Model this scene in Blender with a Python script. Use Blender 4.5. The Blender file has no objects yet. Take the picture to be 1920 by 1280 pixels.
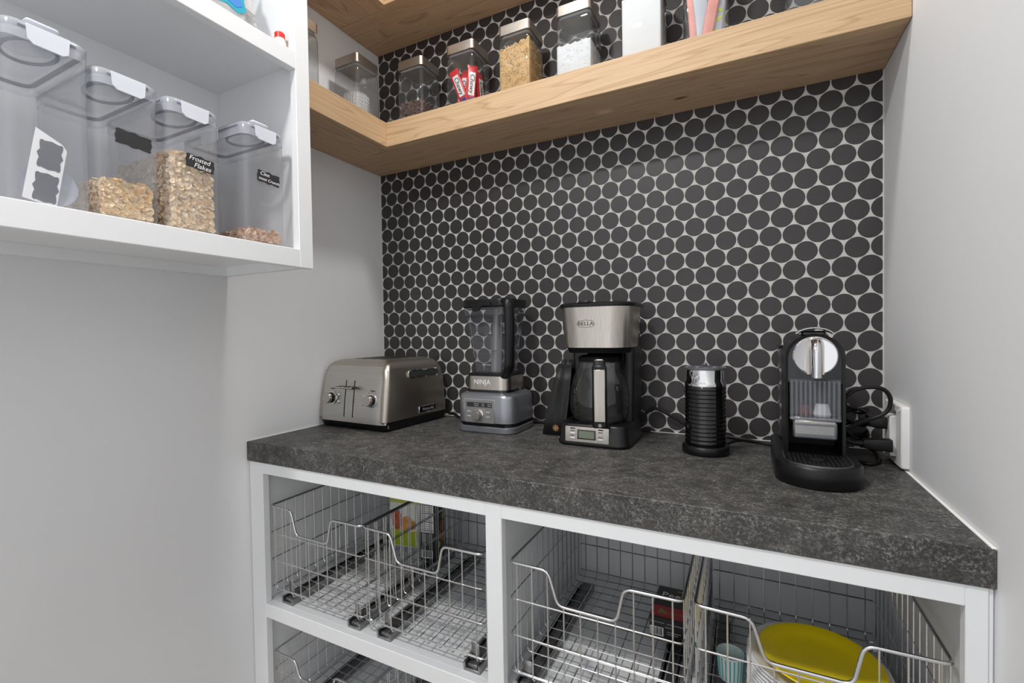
import bpy, math, random
from mathutils import Matrix, Vector
from math import sin, cos, pi, radians as R

random.seed(7)
SC = bpy.context.scene
COL = SC.collection

# ------------------------------------------------------------------ camera
F_PX = 871.62
CAM_POS = Vector((1.24346, -1.37470, 1.20703))
c_r = Vector((0.89350903, 0.44879798, -0.01489907))
c_u = Vector((0.00448875, 0.02425100, 0.99969582))
c_f = Vector((-0.44902278, 0.89330413, -0.01965394))
cam_data = bpy.data.cameras.new('camera')
cam_data.sensor_width = 36.0
cam_data.lens = F_PX / 1920.0 * 36.0
cam_data.clip_start = 0.02
cam = bpy.data.objects.new('camera', cam_data)
COL.objects.link(cam)
mw = Matrix.Identity(4)
for i in range(3):
    mw[i][0], mw[i][1], mw[i][2], mw[i][3] = c_r[i], c_u[i], -c_f[i], CAM_POS[i]
cam.matrix_world = mw
SC.camera = cam

# ------------------------------------------------------------------ world, exposure, lamp powers
world = bpy.data.worlds.new('world')
SC.world = world
world.use_nodes = True
bg = world.node_tree.nodes['Background']
bg.inputs[0].default_value = (0.97, 0.982, 1.0, 1)
bg.inputs[1].default_value = 0.98
LAMP_MAIN = 7.5
LAMP_REAR = 20.0
SC.view_settings.view_transform = 'Standard'
SC.view_settings.look = 'None'
SC.view_settings.exposure = 0.25
SC.view_settings.gamma = 1.0
SC.view_settings.use_curve_mapping = False
SC.cycles.transparent_max_bounces = 24
SC.cycles.max_bounces = 12
SC.cycles.diffuse_bounces = 6

# ------------------------------------------------------------------ materials
MATS = {}
def s2l(c):
    return tuple((x / 12.92 if x <= 0.04045 else ((x + 0.055) / 1.055) ** 2.4) for x in c)
def rgb(r, g, b):
    return s2l((r / 255.0, g / 255.0, b / 255.0)) + (1.0,)
def mat(name, col, rough=0.5, metal=0.0, spec=0.5, noise=0.0, nscale=20.0, bump=0.0, bscale=200.0, stretch=(1, 1, 1), coat=0.0, emit=None, aniso=0.0):
    m = bpy.data.materials.new(name)
    m.use_nodes = True
    nt = m.node_tree
    b = nt.nodes['Principled BSDF']
    b.inputs['Base Color'].default_value = col
    b.inputs['Roughness'].default_value = rough
    b.inputs['Metallic'].default_value = metal
    b.inputs['Specular IOR Level'].default_value = spec
    b.inputs['Coat Weight'].default_value = coat
    b.inputs['Anisotropic'].default_value = aniso
    if emit:
        b.inputs['Emission Color'].default_value = emit[0]
        b.inputs['Emission Strength'].default_value = emit[1]
    tc = nt.nodes.new('ShaderNodeTexCoord')
    mp = nt.nodes.new('ShaderNodeMapping')
    mp.inputs['Scale'].default_value = stretch
    nt.links.new(tc.outputs['Object'], mp.inputs['Vector'])
    nz = nt.nodes.new('ShaderNodeTexNoise')
    nz.inputs['Scale'].default_value = nscale
    nz.inputs['Detail'].default_value = 4
    nt.links.new(mp.outputs[0], nz.inputs['Vector'])
    k = max(noise, 0.02)
    rp = nt.nodes.new('ShaderNodeValToRGB')
    rp.color_ramp.elements[0].position = 0.3
    rp.color_ramp.elements[1].position = 0.7
    rp.color_ramp.elements[0].color = tuple(max(0, x * (1 - k)) for x in col[:3]) + (1,)
    rp.color_ramp.elements[1].color = tuple(min(1, x * (1 + k)) for x in col[:3]) + (1,)
    nt.links.new(nz.outputs['Fac'], rp.inputs[0])
    nt.links.new(rp.outputs[0], b.inputs['Base Color'])
    if bump > 0:
        n2 = nt.nodes.new('ShaderNodeTexNoise')
        n2.inputs['Scale'].default_value = bscale
        n2.inputs['Detail'].default_value = 3
        nt.links.new(mp.outputs[0], n2.inputs['Vector'])
        bp = nt.nodes.new('ShaderNodeBump')
        bp.inputs['Strength'].default_value = bump
        bp.inputs['Distance'].default_value = 0.002
        nt.links.new(n2.outputs['Fac'], bp.inputs['Height'])
        nt.links.new(bp.outputs[0], b.inputs['Normal'])
    MATS[name] = m
    return m

def thin_clear(name, tint, haze, haze_col, ior=1.45, rough=0.02, edge=0.6):
    """a thin clear wall: mostly see-through, mirror-like at grazing angles, with a little milky haze"""
    m = bpy.data.materials.new(name)
    m.use_nodes = True
    nt = m.node_tree
    nt.nodes.clear()
    out = nt.nodes.new('ShaderNodeOutputMaterial')
    tr = nt.nodes.new('ShaderNodeBsdfTransparent')
    nz = nt.nodes.new('ShaderNodeTexNoise')
    nz.inputs['Scale'].default_value = 30
    rp = nt.nodes.new('ShaderNodeValToRGB')
    rp.color_ramp.elements[0].color = tuple(x * 0.985 for x in tint[:3]) + (1,)
    rp.color_ramp.elements[1].color = tint
    nt.links.new(nz.outputs['Fac'], rp.inputs[0])
    # light crosses more of the wall where the wall is seen edge-on
    lw = nt.nodes.new('ShaderNodeLayerWeight'); lw.inputs['Blend'].default_value = 0.5
    pw = nt.nodes.new('ShaderNodeMath'); pw.operation = 'POWER'; pw.inputs[1].default_value = 3.0
    nt.links.new(lw.outputs['Facing'], pw.inputs[0])
    em = nt.nodes.new('ShaderNodeMixRGB'); em.inputs[2].default_value = tuple(x * edge for x in tint[:3]) + (1,)
    nt.links.new(pw.outputs[0], em.inputs[0])
    nt.links.new(rp.outputs[0], em.inputs[1])
    nt.links.new(em.outputs[0], tr.inputs[0])
    df = nt.nodes.new('ShaderNodeBsdfDiffuse')
    df.inputs[0].default_value = haze_col
    mx = nt.nodes.new('ShaderNodeMixShader')
    mx.inputs[0].default_value = haze
    nt.links.new(tr.outputs[0], mx.inputs[1])
    nt.links.new(df.outputs[0], mx.inputs[2])
    gl = nt.nodes.new('ShaderNodeBsdfGlossy')
    gl.inputs['Roughness'].default_value = rough
    fr = nt.nodes.new('ShaderNodeFresnel')
    # a thin wall reflects alike from both sides
    ge = nt.nodes.new('ShaderNodeNewGeometry')
    mr = nt.nodes.new('ShaderNodeMapRange')
    mr.inputs['To Min'].default_value = ior
    mr.inputs['To Max'].default_value = 1.0 / ior
    nt.links.new(ge.outputs['Backfacing'], mr.inputs['Value'])
    nt.links.new(mr.outputs[0], fr.inputs['IOR'])
    m2 = nt.nodes.new('ShaderNodeMixShader')
    nt.links.new(fr.outputs[0], m2.inputs[0])
    nt.links.new(mx.outputs[0], m2.inputs[1])
    nt.links.new(gl.outputs[0], m2.inputs[2])
    nt.links.new(m2.outputs[0], out.inputs[0])
    MATS[name] = m
    return m

def oak(name, axis, light, mid, dark, knots=()):
    """oak: long wavy grain along axis (0 = x, 1 = y)"""
    m = bpy.data.materials.new(name)
    m.use_nodes = True
    nt = m.node_tree
    N, L = nt.nodes.new, nt.links.new
    b = nt.nodes['Principled BSDF']
    b.inputs['Roughness'].default_value = 0.5
    b.inputs['Specular IOR Level'].default_value = 0.35
    tc = N('ShaderNodeTexCoord')
    mp = N('ShaderNodeMapping')
    mp.inputs['Scale'].default_value = (0.55, 6, 6) if axis == 0 else (6, 0.55, 6)
    mp.inputs['Location'].default_value = (0.37, 0.21, 0.13)
    L(tc.outputs['Object'], mp.inputs['Vector'])
    n1 = N('ShaderNodeTexNoise')
    n1.inputs['Scale'].default_value = 1.6
    n1.inputs['Detail'].default_value = 2
    n1.inputs['Distortion'].default_value = 0.35
    L(mp.outputs[0], n1.inputs['Vector'])
    mul = N('ShaderNodeMath'); mul.operation = 'MULTIPLY'; mul.inputs[1].default_value = 17.0
    L(n1.outputs['Fac'], mul.inputs[0])
    fr = N('ShaderNodeMath'); fr.operation = 'FRACT'
    L(mul.outputs[0], fr.inputs[0])
    rp = N('ShaderNodeValToRGB')
    e = rp.color_ramp.elements
    e[0].position = 0.0; e[0].color = mid
    e[1].position = 0.75; e[1].color = light
    e2 = e.new(0.93); e2.color = dark
    e3 = e.new(1.0); e3.color = mid
    L(fr.outputs[0], rp.inputs[0])
    mp2 = N('ShaderNodeMapping')
    mp2.inputs['Scale'].default_value = (3, 190, 190) if axis == 0 else (190, 3, 190)
    L(tc.outputs['Object'], mp2.inputs['Vector'])
    n2 = N('ShaderNodeTexNoise')
    n2.inputs['Scale'].default_value = 2.0
    n2.inputs['Detail'].default_value = 3
    L(mp2.outputs[0], n2.inputs['Vector'])
    r2 = N('ShaderNodeValToRGB')
    r2.color_ramp.elements[0].position = 0.3; r2.color_ramp.elements[0].color = (0.80, 0.785, 0.77, 1)
    r2.color_ramp.elements[1].position = 0.62; r2.color_ramp.elements[1].color = (1, 1, 1, 1)
    L(n2.outputs['Fac'], r2.inputs[0])
    mx = N('ShaderNodeMixRGB'); mx.blend_type = 'MULTIPLY'; mx.inputs[0].default_value = 0.75
    L(rp.outputs[0], mx.inputs[1]); L(r2.outputs[0], mx.inputs[2])
    last = mx.outputs[0]
    for (kx, ky, kz, rx, ry, col) in knots:
        vs = N('ShaderNodeVectorMath'); vs.operation = 'SUBTRACT'; vs.inputs[1].default_value = (kx, ky, kz)
        L(tc.outputs['Object'], vs.inputs[0])
        vd = N('ShaderNodeVectorMath'); vd.operation = 'DIVIDE'; vd.inputs[1].default_value = (rx, ry, 0.05)
        L(vs.outputs[0], vd.inputs[0])
        ln = N('ShaderNodeVectorMath'); ln.operation = 'LENGTH'
        L(vd.outputs[0], ln.inputs[0])
        kr = N('ShaderNodeValToRGB')
        kr.color_ramp.elements[0].position = 0.35; kr.color_ramp.elements[0].color = (1, 1, 1, 1)
        kr.color_ramp.elements[1].position = 1.0; kr.color_ramp.elements[1].color = (0, 0, 0, 1)
        L(ln.outputs['Value'], kr.inputs[0])
        km = N('ShaderNodeMixRGB'); km.inputs[2].default_value = col
        L(kr.outputs[0], km.inputs[0]); L(last, km.inputs[1])
        last = km.outputs[0]
    L(last, b.inputs['Base Color'])
    bp = N('ShaderNodeBump'); bp.inputs['Strength'].default_value = 0.08; bp.inputs['Distance'].default_value = 0.001
    L(n2.outputs['Fac'], bp.inputs['Height']); L(bp.outputs[0], b.inputs['Normal'])
    MATS[name] = m
    return m

def laminate(name):
    m = bpy.data.materials.new(name)
    m.use_nodes = True
    nt = m.node_tree
    N, L = nt.nodes.new, nt.links.new
    b = nt.nodes['Principled BSDF']
    b.inputs['Roughness'].default_value = 0.5
    b.inputs['Specular IOR Level'].default_value = 0.4
    tc = N('ShaderNodeTexCoord')
    def noise(scale, detail, stretch=(1, 1, 1), dist=0.0, rough=0.6):
        mp = N('ShaderNodeMapping'); mp.inputs['Scale'].default_value = stretch
        L(tc.outputs['Object'], mp.inputs['Vector'])
        n = N('ShaderNodeTexNoise')
        n.inputs['Scale'].default_value = scale; n.inputs['Detail'].default_value = detail
        n.inputs['Distortion'].default_value = dist; n.inputs['Roughness'].default_value = rough
        L(mp.outputs[0], n.inputs['Vector'])
        return n
    def ramp(n, p0, c0, p1, c1):
        r = N('ShaderNodeValToRGB')
        r.color_ramp.elements[0].position = p0; r.color_ramp.elements[0].color = c0
        r.color_ramp.elements[1].position = p1; r.color_ramp.elements[1].color = c1
        L(n.outputs['Fac'], r.inputs[0])
        return r
    big = ramp(noise(13, 5, dist=0.3), 0.30, rgb(44, 44, 44), 0.70, rgb(70, 68, 66))
    fine = ramp(noise(230, 3, (1, 1.3, 1.1), rough=0.85), 0.46, (0, 0, 0, 1), 0.72, (1, 1, 1, 1))
    patch = ramp(noise(34, 5), 0.38, (0.14, 0.14, 0.14, 1), 0.66, (0.85, 0.85, 0.85, 1))
    pm = N('ShaderNodeMixRGB'); pm.blend_type = 'MULTIPLY'; pm.inputs[0].default_value = 1
    L(fine.outputs[0], pm.inputs[1]); L(patch.outputs[0], pm.inputs[2])
    mx = N('ShaderNodeMixRGB')
    L(pm.outputs[0], mx.inputs[0]); L(big.outputs[0], mx.inputs[1]); mx.inputs[2].default_value = rgb(178, 176, 170)
    blk = ramp(noise(330, 2, rough=0.7), 0.30, (0.45, 0.45, 0.45, 1), 0.5, (1, 1, 1, 1))
    m3 = N('ShaderNodeMixRGB'); m3.blend_type = 'MULTIPLY'; m3.inputs[0].default_value = 0.8
    L(mx.outputs[0], m3.inputs[1]); L(blk.outputs[0], m3.inputs[2])
    L(m3.outputs[0], b.inputs['Base Color'])
    MATS[name] = m
    return m

mat('wall_paint', rgb(226, 227, 229), 0.6, noise=0.012, nscale=3, bump=0.04, bscale=260)
mat('ceiling_paint', rgb(236, 236, 236), 0.8)
mat('trim_paint', rgb(232, 234, 236), 0.38, noise=0.01, nscale=4, bump=0.02, bscale=60)
mat('caulk', rgb(240, 240, 238), 0.5)
mat('floor_vinyl', rgb(172, 164, 154), 0.5, noise=0.12, nscale=5, stretch=(6, 0.8, 1))
mat('grout', rgb(205, 203, 199), 0.85, noise=0.05, nscale=60)
mat('tile', rgb(55, 52, 53), 0.42, noise=0.08, nscale=16, bump=0.02, bscale=120, spec=0.45)
laminate('laminate')
OL, OM, OD = rgb(202, 172, 136), rgb(196, 165, 129), rgb(182, 149, 112)
oak('oak_x', 0, OL, OM, OD)
oak('oak_y', 1, OL, OM, OD)
oak('oak_under_x', 0, rgb(198, 168, 137), rgb(190, 159, 127), rgb(170, 138, 107),
    knots=((0.90, -0.105, 1.808, 0.030, 0.017, rgb(222, 190, 152)), (1.095, -0.085, 1.808, 0.024, 0.008, rgb(82, 56, 38))))
oak('oak_under_y', 1, rgb(198, 168, 137), rgb(190, 159, 127), rgb(170, 138, 107))
mat('steel_wire', rgb(212, 212, 213), 0.25, metal=1.0)
mat('steel_brushed', rgb(192, 186, 178), 0.27, metal=1.0, noise=0.10, nscale=6, stretch=(60, 60, 1), bump=0.02, aniso=0.3)
mat('steel_warm', rgb(184, 177, 166), 0.33, metal=1.0, noise=0.06, nscale=6, stretch=(1, 1, 70))
mat('steel_front', rgb(200, 197, 192), 0.36, metal=1.0, noise=0.05, nscale=6, stretch=(1, 1, 60))
mat('lid_steel', rgb(188, 180, 170), 0.36, metal=1.0, noise=0.08, nscale=5, stretch=(3, 3, 60))
mat('chrome', rgb(222, 222, 224), 0.06, metal=1.0)
mat('grey_metallic', rgb(150, 153, 159), 0.3, metal=0.75, noise=0.03)
mat('panel_grey', rgb(150, 150, 150), 0.4, metal=0.6)
mat('black_gloss', rgb(13, 13, 15), 0.12, coat=0.3)
mat('black_satin', rgb(17, 17, 19), 0.36, spec=0.35)
mat('black_rubber', rgb(16, 16, 17), 0.5, spec=0.35)
mat('black_matte', rgb(12, 12, 13), 0.7, spec=0.2)
mat('navy_gloss', rgb(14, 17, 26), 0.15, coat=0.3)
mat('dark_cavity', rgb(9, 9, 10), 0.6)
mat('slide_steel', rgb(150, 150, 150), 0.35, metal=1.0, noise=0.2, nscale=30)
mat('slide_dark', rgb(120, 120, 121), 0.35, metal=0.8)
mat('white_plastic', rgb(238, 238, 236), 0.35)
mat('white_print', rgb(235, 235, 235), 0.6)
mat('grey_print', rgb(140, 140, 140), 0.6)
mat('dark_print', rgb(40, 40, 42), 0.6)
mat('lcd', rgb(112, 122, 104), 0.25)
mat('chalk_black', rgb(38, 38, 41), 0.7)
mat('chalk_grey', rgb(88, 92, 100), 0.7)
mat('paper_white', rgb(240, 240, 242), 0.7)
mat('gasket', rgb(104, 110, 124), 0.4)
def flake_mat(name, cols):
    m = mat(name, cols[0], 0.7, noise=0.12, nscale=120)
    nt = m.node_tree
    b = nt.nodes['Principled BSDF']
    ge = nt.nodes.new('ShaderNodeNewGeometry')
    rp = nt.nodes.new('ShaderNodeValToRGB')
    e = rp.color_ramp.elements
    e[0].color = cols[0]; e[1].color = cols[-1]
    for i, c in enumerate(cols[1:-1]):
        q = e.new((i + 1) / (len(cols) - 1)); q.color = c
    nt.links.new(ge.outputs['Random Per Island'], rp.inputs[0])
    nt.links.new(rp.outputs[0], b.inputs['Base Color'])
flake_mat('flake_gold', [rgb(244, 224, 184), rgb(246, 216, 158), rgb(236, 202, 150), rgb(250, 234, 204), rgb(242, 194, 100)])
flake_mat('flake_tan', [rgb(246, 226, 194), rgb(240, 214, 174), rgb(250, 236, 212), rgb(236, 206, 168), rgb(244, 218, 170)])
flake_mat('flake_brown', [rgb(238, 204, 176), rgb(222, 182, 152), rgb(246, 218, 190), rgb(208, 162, 130), rgb(240, 208, 168)])
mat('chip_brown', rgb(104, 78, 68), 0.4, noise=0.15)
mat('sugar_brown', rgb(205, 166, 108), 0.85, noise=0.2, nscale=60, bump=0.5, bscale=130)
mat('powder_white', rgb(232, 233, 235), 0.9, noise=0.04, nscale=90, bump=0.5, bscale=170)
mat('sugar_white', rgb(236, 236, 236), 0.85, bump=0.15, bscale=300)
mat('nut_tan', rgb(214, 172, 122), 0.7, noise=0.35, nscale=60)
mat('wrapper_red', rgb(204, 26, 32), 0.28, noise=0.08)
mat('wrapper_white', rgb(240, 238, 238), 0.3)
mat('wrapper_pink', rgb(226, 150, 136), 0.4, noise=0.08)
mat('wrapper_silver', rgb(190, 194, 204), 0.35)
mat('wrapper_lime', rgb(206, 214, 60), 0.4)
mat('print_blue', rgb(40, 60, 140), 0.4)
mat('print_teal', rgb(18, 158, 182), 0.4)
mat('print_blue_light', rgb(60, 130, 205), 0.4)
mat('print_green', rgb(90, 190, 90), 0.4)
mat('bag_plastic', rgb(202, 202, 203), 0.25, noise=0.05, bump=0.35, bscale=35)
mat('capsule_red', rgb(92, 24, 26), 0.4)
mat('cap_red', rgb(206, 38, 32), 0.35)
mat('cap_cream', rgb(244, 232, 206), 0.4)
mat('coffee_bag_black', rgb(10, 10, 11), 0.28, spec=0.4, bump=0.6, bscale=24)
mat('smoke_plastic', rgb(86, 88, 94), 0.12)
mat('copper_print', rgb(196, 150, 112), 0.35, metal=0.5)
mat('box_black', rgb(24, 22, 23), 0.35)
mat('box_red', rgb(178, 26, 40), 0.35)
mat('box_gold', rgb(150, 120, 62), 0.35)
mat('pouch_white', rgb(226, 226, 220), 0.35, bump=0.2, bscale=30)
mat('pouch_green', rgb(158, 178, 28), 0.35)
mat('pouch_lime', rgb(196, 200, 90), 0.35)
mat('cookie', rgb(206, 142, 70), 0.5, noise=0.4, nscale=70)
mat('cookie_red', rgb(176, 84, 52), 0.5, noise=0.4, nscale=70)
mat('plate_white', rgb(238, 238, 238), 0.45)
mat('plate_yellow', rgb(248, 222, 24), 0.4, noise=0.04)
mat('teal_stripe', rgb(70, 160, 165), 0.5)
mat('paper_mint', rgb(214, 230, 226), 0.6)
thin_clear('glass', (0.90, 0.915, 0.92, 1), 0.03, rgb(200, 205, 208), 1.65, 0.03, 0.30)
thin_clear('jar_clear', (0.86, 0.87, 0.90, 1), 0.05, rgb(180, 185, 195), 1.7, 0.05, 0.45)
thin_clear('carafe_glass', (0.93, 0.935, 0.93, 1), 0.02, rgb(200, 200, 200), 1.75, 0.03, 0.5)
thin_clear('tub_plastic', (0.96, 0.963, 0.972, 1), 0.13, rgb(222, 224, 230), 1.45, 0.05, 0.75)
thin_clear('lid_plastic', (0.90, 0.91, 0.93, 1), 0.34, rgb(222, 226, 234), 1.45, 0.12)
thin_clear('latch_plastic', (0.93, 0.94, 0.97, 1), 0.72, rgb(236, 240, 248), 1.45, 0.15)
thin_clear('scoop_plastic', (0.9, 0.91, 0.95, 1), 0.40, rgb(205, 210, 222), 1.4, 0.15)
thin_clear('liner_paper', (0.95, 0.95, 0.97, 1), 0.7, rgb(246, 246, 248), 1.3, 0.3)
thin_clear('ribbed_clear', (0.80, 0.82, 0.86, 1), 0.16, rgb(200, 205, 214), 1.9, 0.06)
mat('lamp_lens', rgb(255, 250, 240), 0.5, emit=((1, 0.96, 0.9, 1), 4.0))

# ------------------------------------------------------------------ mesh helpers
class MB:
    def __init__(s):
        s.v = []; s.f = []
    def add(s, vs, fs, M=None):
        o = len(s.v)
        s.v.extend([tuple(M @ Vector(p)) if M is not None else tuple(p) for p in vs])
        s.f.extend([tuple(i + o for i in q) for q in fs])
        return s
    def box(s, x0, x1, y0, y1, z0, z1, b=0.0, M=None):
        if x0 > x1: x0, x1 = x1, x0
        if y0 > y1: y0, y1 = y1, y0
        if z0 > z1: z0, z1 = z1, z0
        if b <= 0:
            vs = [(x, y, z) for z in (z0, z1) for x, y in ((x0, y0), (x1, y0), (x1, y1), (x0, y1))]
            return s.add(vs, [(3, 2, 1, 0), (4, 5, 6, 7), (0, 1, 5, 4), (1, 2, 6, 5), (2, 3, 7, 6), (3, 0, 4, 7)], M)
        b = min(b, (x1 - x0) / 2.01, (y1 - y0) / 2.01, (z1 - z0) / 2.01)
        rings = []
        for z, d in ((z0, b), (z0 + b, 0), (z1 - b, 0), (z1, b)):
            rings.append([(x0 + b, y0 + d, z), (x1 - b, y0 + d, z), (x1 - d, y0 + b, z), (x1 - d, y1 - b, z),
                          (x1 - b, y1 - d, z), (x0 + b, y1 - d, z), (x0 + d, y1 - b, z), (x0 + d, y0 + b, z)])
        return s.loft(rings, True, True, M)
    def loft(s, rings, cap0=True, cap1=True, M=None, closed=True):
        n = len(rings[0]); vs = [p for r in rings for p in r]; fs = []
        for k in range(len(rings) - 1):
            for i in range(n if closed else n - 1):
                j = (i + 1) % n
                fs.append((k * n + i, k * n + j, (k + 1) * n + j, (k + 1) * n + i))
        if cap0: fs.append(tuple(range(n - 1, -1, -1)))
        if cap1: fs.append(tuple((len(rings) - 1) * n + i for i in range(n)))
        return s.add(vs, fs, M)
    def lathe(s, prof, n=32, c=(0, 0, 0), cap0=True, cap1=True, M=None):
        rings = [[(c[0] + r * cos(2 * pi * i / n), c[1] + r * sin(2 * pi * i / n), c[2] + z) for i in range(n)] for r, z in prof]
        return s.loft(rings, cap0, cap1, M)
    def cyl(s, a, b, r, n=12, r2=None):
        a = Vector(a); b = Vector(b); d = (b - a)
        q = d.to_track_quat('Z', 'Y').to_matrix().to_4x4(); q.translation = a
        return s.lathe([(r, 0), (r if r2 is None else r2, d.length)], n, M=q)
    def tube(s, pts, r, n=6, closed=False, sq=None):
        pts = [Vector(p) for p in pts]; N = len(pts); rings = []; up = None
        for i, p in enumerate(pts):
            a = pts[(i - 1) % N] if (i > 0 or closed) else p
            b = pts[(i + 1) % N] if (i < N - 1 or closed) else p
            t = (b - a).normalized() if (b - a).length > 1e-9 else Vector((0, 0, 1))
            if up is None:
                up = Vector((0, 0, 1)) if abs(t.z) < 0.9 else Vector((1, 0, 0))
            u = (up - t * up.dot(t))
            if u.length < 1e-6: u = t.orthogonal()
            u.normalize(); up = u; w = t.cross(u)
            rr_ = r[i] if isinstance(r, (list, tuple)) else r
            ru, rw = (rr_, rr_) if sq is None else (rr_ * sq[0], rr_ * sq[1])
            rings.append([tuple(p + u * (ru * cos(2 * pi * k / n)) + w * (rw * sin(2 * pi * k / n))) for k in range(n)])
        if closed: rings.append(rings[0])
        return s.loft(rings, not closed, not closed)
    def prism(s, poly, M, depth):
        """2D polygon (x, y) extruded along local z by depth, placed by M"""
        n = len(poly)
        vs = [(x, y, 0) for x, y in poly] + [(x, y, depth) for x, y in poly]
        fs = [tuple(range(n - 1, -1, -1)), tuple(range(n, 2 * n))] + [(i, (i + 1) % n, n + (i + 1) % n, n + i) for i in range(n)]
        return s.add(vs, fs, M)
    def mesh(s, name, smooth=40):
        me = bpy.data.meshes.new(name)
        me.from_pydata(s.v, [], s.f)
        me.validate(); me.update()
        if smooth:
            me.shade_smooth(); me.set_sharp_from_angle(angle=R(smooth))
        return me
    def build(s, name, m, parent=None, smooth=40, loc=None, rot=None):
        return link(name, s.mesh(name, smooth), m, parent, loc, rot)

def link(name, me, m, parent=None, loc=None, rot=None):
    if m is not None and not me.materials: me.materials.append(MATS[m])
    o = bpy.data.objects.new(name, me)
    COL.objects.link(o)
    if parent is not None: o.parent = parent
    if loc: o.location = loc
    if rot: o.rotation_euler = rot
    return o
def tag(o, label, cat, group=None, kind=None):
    o['label'] = label; o['category'] = cat
    if group: o['group'] = group
    if kind: o['kind'] = kind
    return o
def structure(o, label=None, cat=None):
    o['kind'] = 'structure'
    if label: o['label'] = label
    if cat: o['category'] = cat
    return o
def thing(name, loc, label, cat, rz=0.0, group=None):
    o = bpy.data.objects.new(name, None); o.empty_display_size = 0.02
    COL.objects.link(o); o.location = loc; o.rotation_euler = (0, 0, rz)
    return tag(o, label, cat, group)
def rr(x0, x1, y0, y1, z, r, n=6):
    """rounded rectangle ring at height z, counter-clockwise; r may be (front-left, front-right, back-right, back-left), front = y0"""
    if not isinstance(r, (tuple, list)): r = (r,) * 4
    out = []
    for (cx, cy, rad, a0) in ((x0 + r[0], y0 + r[0], r[0], pi), (x1 - r[1], y0 + r[1], r[1], 1.5 * pi),
                              (x1 - r[2], y1 - r[2], r[2], 0), (x0 + r[3], y1 - r[3], r[3], 0.5 * pi)):
        for i in range(n + 1):
            a = a0 + 0.5 * pi * i / n
            out.append((cx + rad * cos(a), cy + rad * sin(a), z))
    return out
def rrxz(x0, x1, z0, z1, y, r, n=6):
    return [(x, y, z) for x, z, _ in rr(x0, x1, z0, z1, 0, r, n)]
def text_mesh(body, size, shear=0.0, depth=0.0003, align='CENTER'):
    cu = bpy.data.curves.new('lettering', 'FONT')
    cu.body = body; cu.size = size; cu.shear = shear; cu.extrude = depth
    cu.align_x = align; cu.align_y = 'CENTER'; cu.resolution_u = 3
    tmp = bpy.data.objects.new('lettering', cu)
    COL.objects.link(tmp)
    bpy.context.view_layer.update()
    dg = bpy.context.evaluated_depsgraph_get()
    me = bpy.data.meshes.new_from_object(tmp.evaluated_get(dg))
    bpy.data.objects.remove(tmp); bpy.data.curves.remove(cu)
    return me
def lettering(body, size, m, parent, loc, rot, shear=0.0, name='lettering', sx=1.0):
    o = link(name, text_mesh(body, size, shear), m, parent, loc, rot)
    o.scale = (sx, 1, 1)
    return o
def smooth_path(pts, k=8):
    """Catmull-Rom through the points"""
    P = [Vector(p) for p in pts]; P = [2 * P[0] - P[1]] + P + [2 * P[-1] - P[-2]]
    out = []
    for i in range(1, len(P) - 2):
        for j in range(k):
            t = j / k
            a, b, c, d = P[i - 1], P[i], P[i + 1], P[i + 2]
            out.append(0.5 * ((2 * b) + (c - a) * t + (2 * a - 5 * b + 4 * c - d) * t * t + (3 * b - 3 * c + d - a) * t ** 3))
    out.append(P[-2])
    return out
def round_path(pts, rad, k=4):
    """polyline with rounded corners"""
    P = [Vector(p) for p in pts]; out = [P[0]]
    for i in range(1, len(P) - 1):
        a, b, c = P[i - 1], P[i], P[i + 1]
        d1 = (a - b); d2 = (c - b)
        q = min(rad, d1.length * 0.49, d2.length * 0.49)
        p0 = b + d1.normalized() * q; p2 = b + d2.normalized() * q
        for j in range(k + 1):
            t = j / k
            out.append(p0 * (1 - t) ** 2 + b * 2 * t * (1 - t) + p2 * t * t)
    out.append(P[-1])
    return out

# ------------------------------------------------------------------ dimensions of the place (metres)
RX = 1.5358            # right wall
ZC = 0.915             # counter top
ZCB = 0.861            # counter underside
YF = -0.5571           # counter front
CEIL = 2.72
YR = -2.7              # how far the room runs back behind the camera
SH_B, SH_T = 1.808, 1.886      # lower oak shelf
UP_B, UP_T = 2.258, 2.336      # upper oak shelf
SH_Y, SH_X = -0.2063, 0.2159   # shelf front, left arm front
TILE_P = 0.052

# ------------------------------------------------------------------ room shell
structure(MB().box(-0.1, RX + 0.1, YR, 0.1, -0.1, 0.0).build('floor', 'floor_vinyl', smooth=0), 'light wood-look floor of the pantry', 'floor')
structure(MB().box(-0.1, RX + 0.1, YR, 0.1, CEIL, CEIL + 0.1).build('ceiling', 'ceiling_paint', smooth=0), 'white painted ceiling above the pantry', 'ceiling')
structure(MB().box(-0.1, 0.0, YR, 0.1, 0.0, CEIL).build('wall_left', 'wall_paint', smooth=0), 'smooth off-white wall under the white open cabinet', 'wall')
structure(MB().box(RX, RX + 0.1, YR, 0.1, 0.0, CEIL).build('wall_right', 'wall_paint', smooth=0), 'smooth off-white wall beside the outlet', 'wall')
wall_back = structure(MB().box(0.0, RX, 0.004, 0.1, 0.0, CEIL).build('wall_back', 'wall_paint', smooth=0), 'back wall covered with round black penny tiles in pale grout', 'wall')
MB().box(0.0, RX, 0.0015, 0.004, ZC - 0.03, CEIL).build('grout', 'grout', wall_back, smooth=0)

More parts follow.
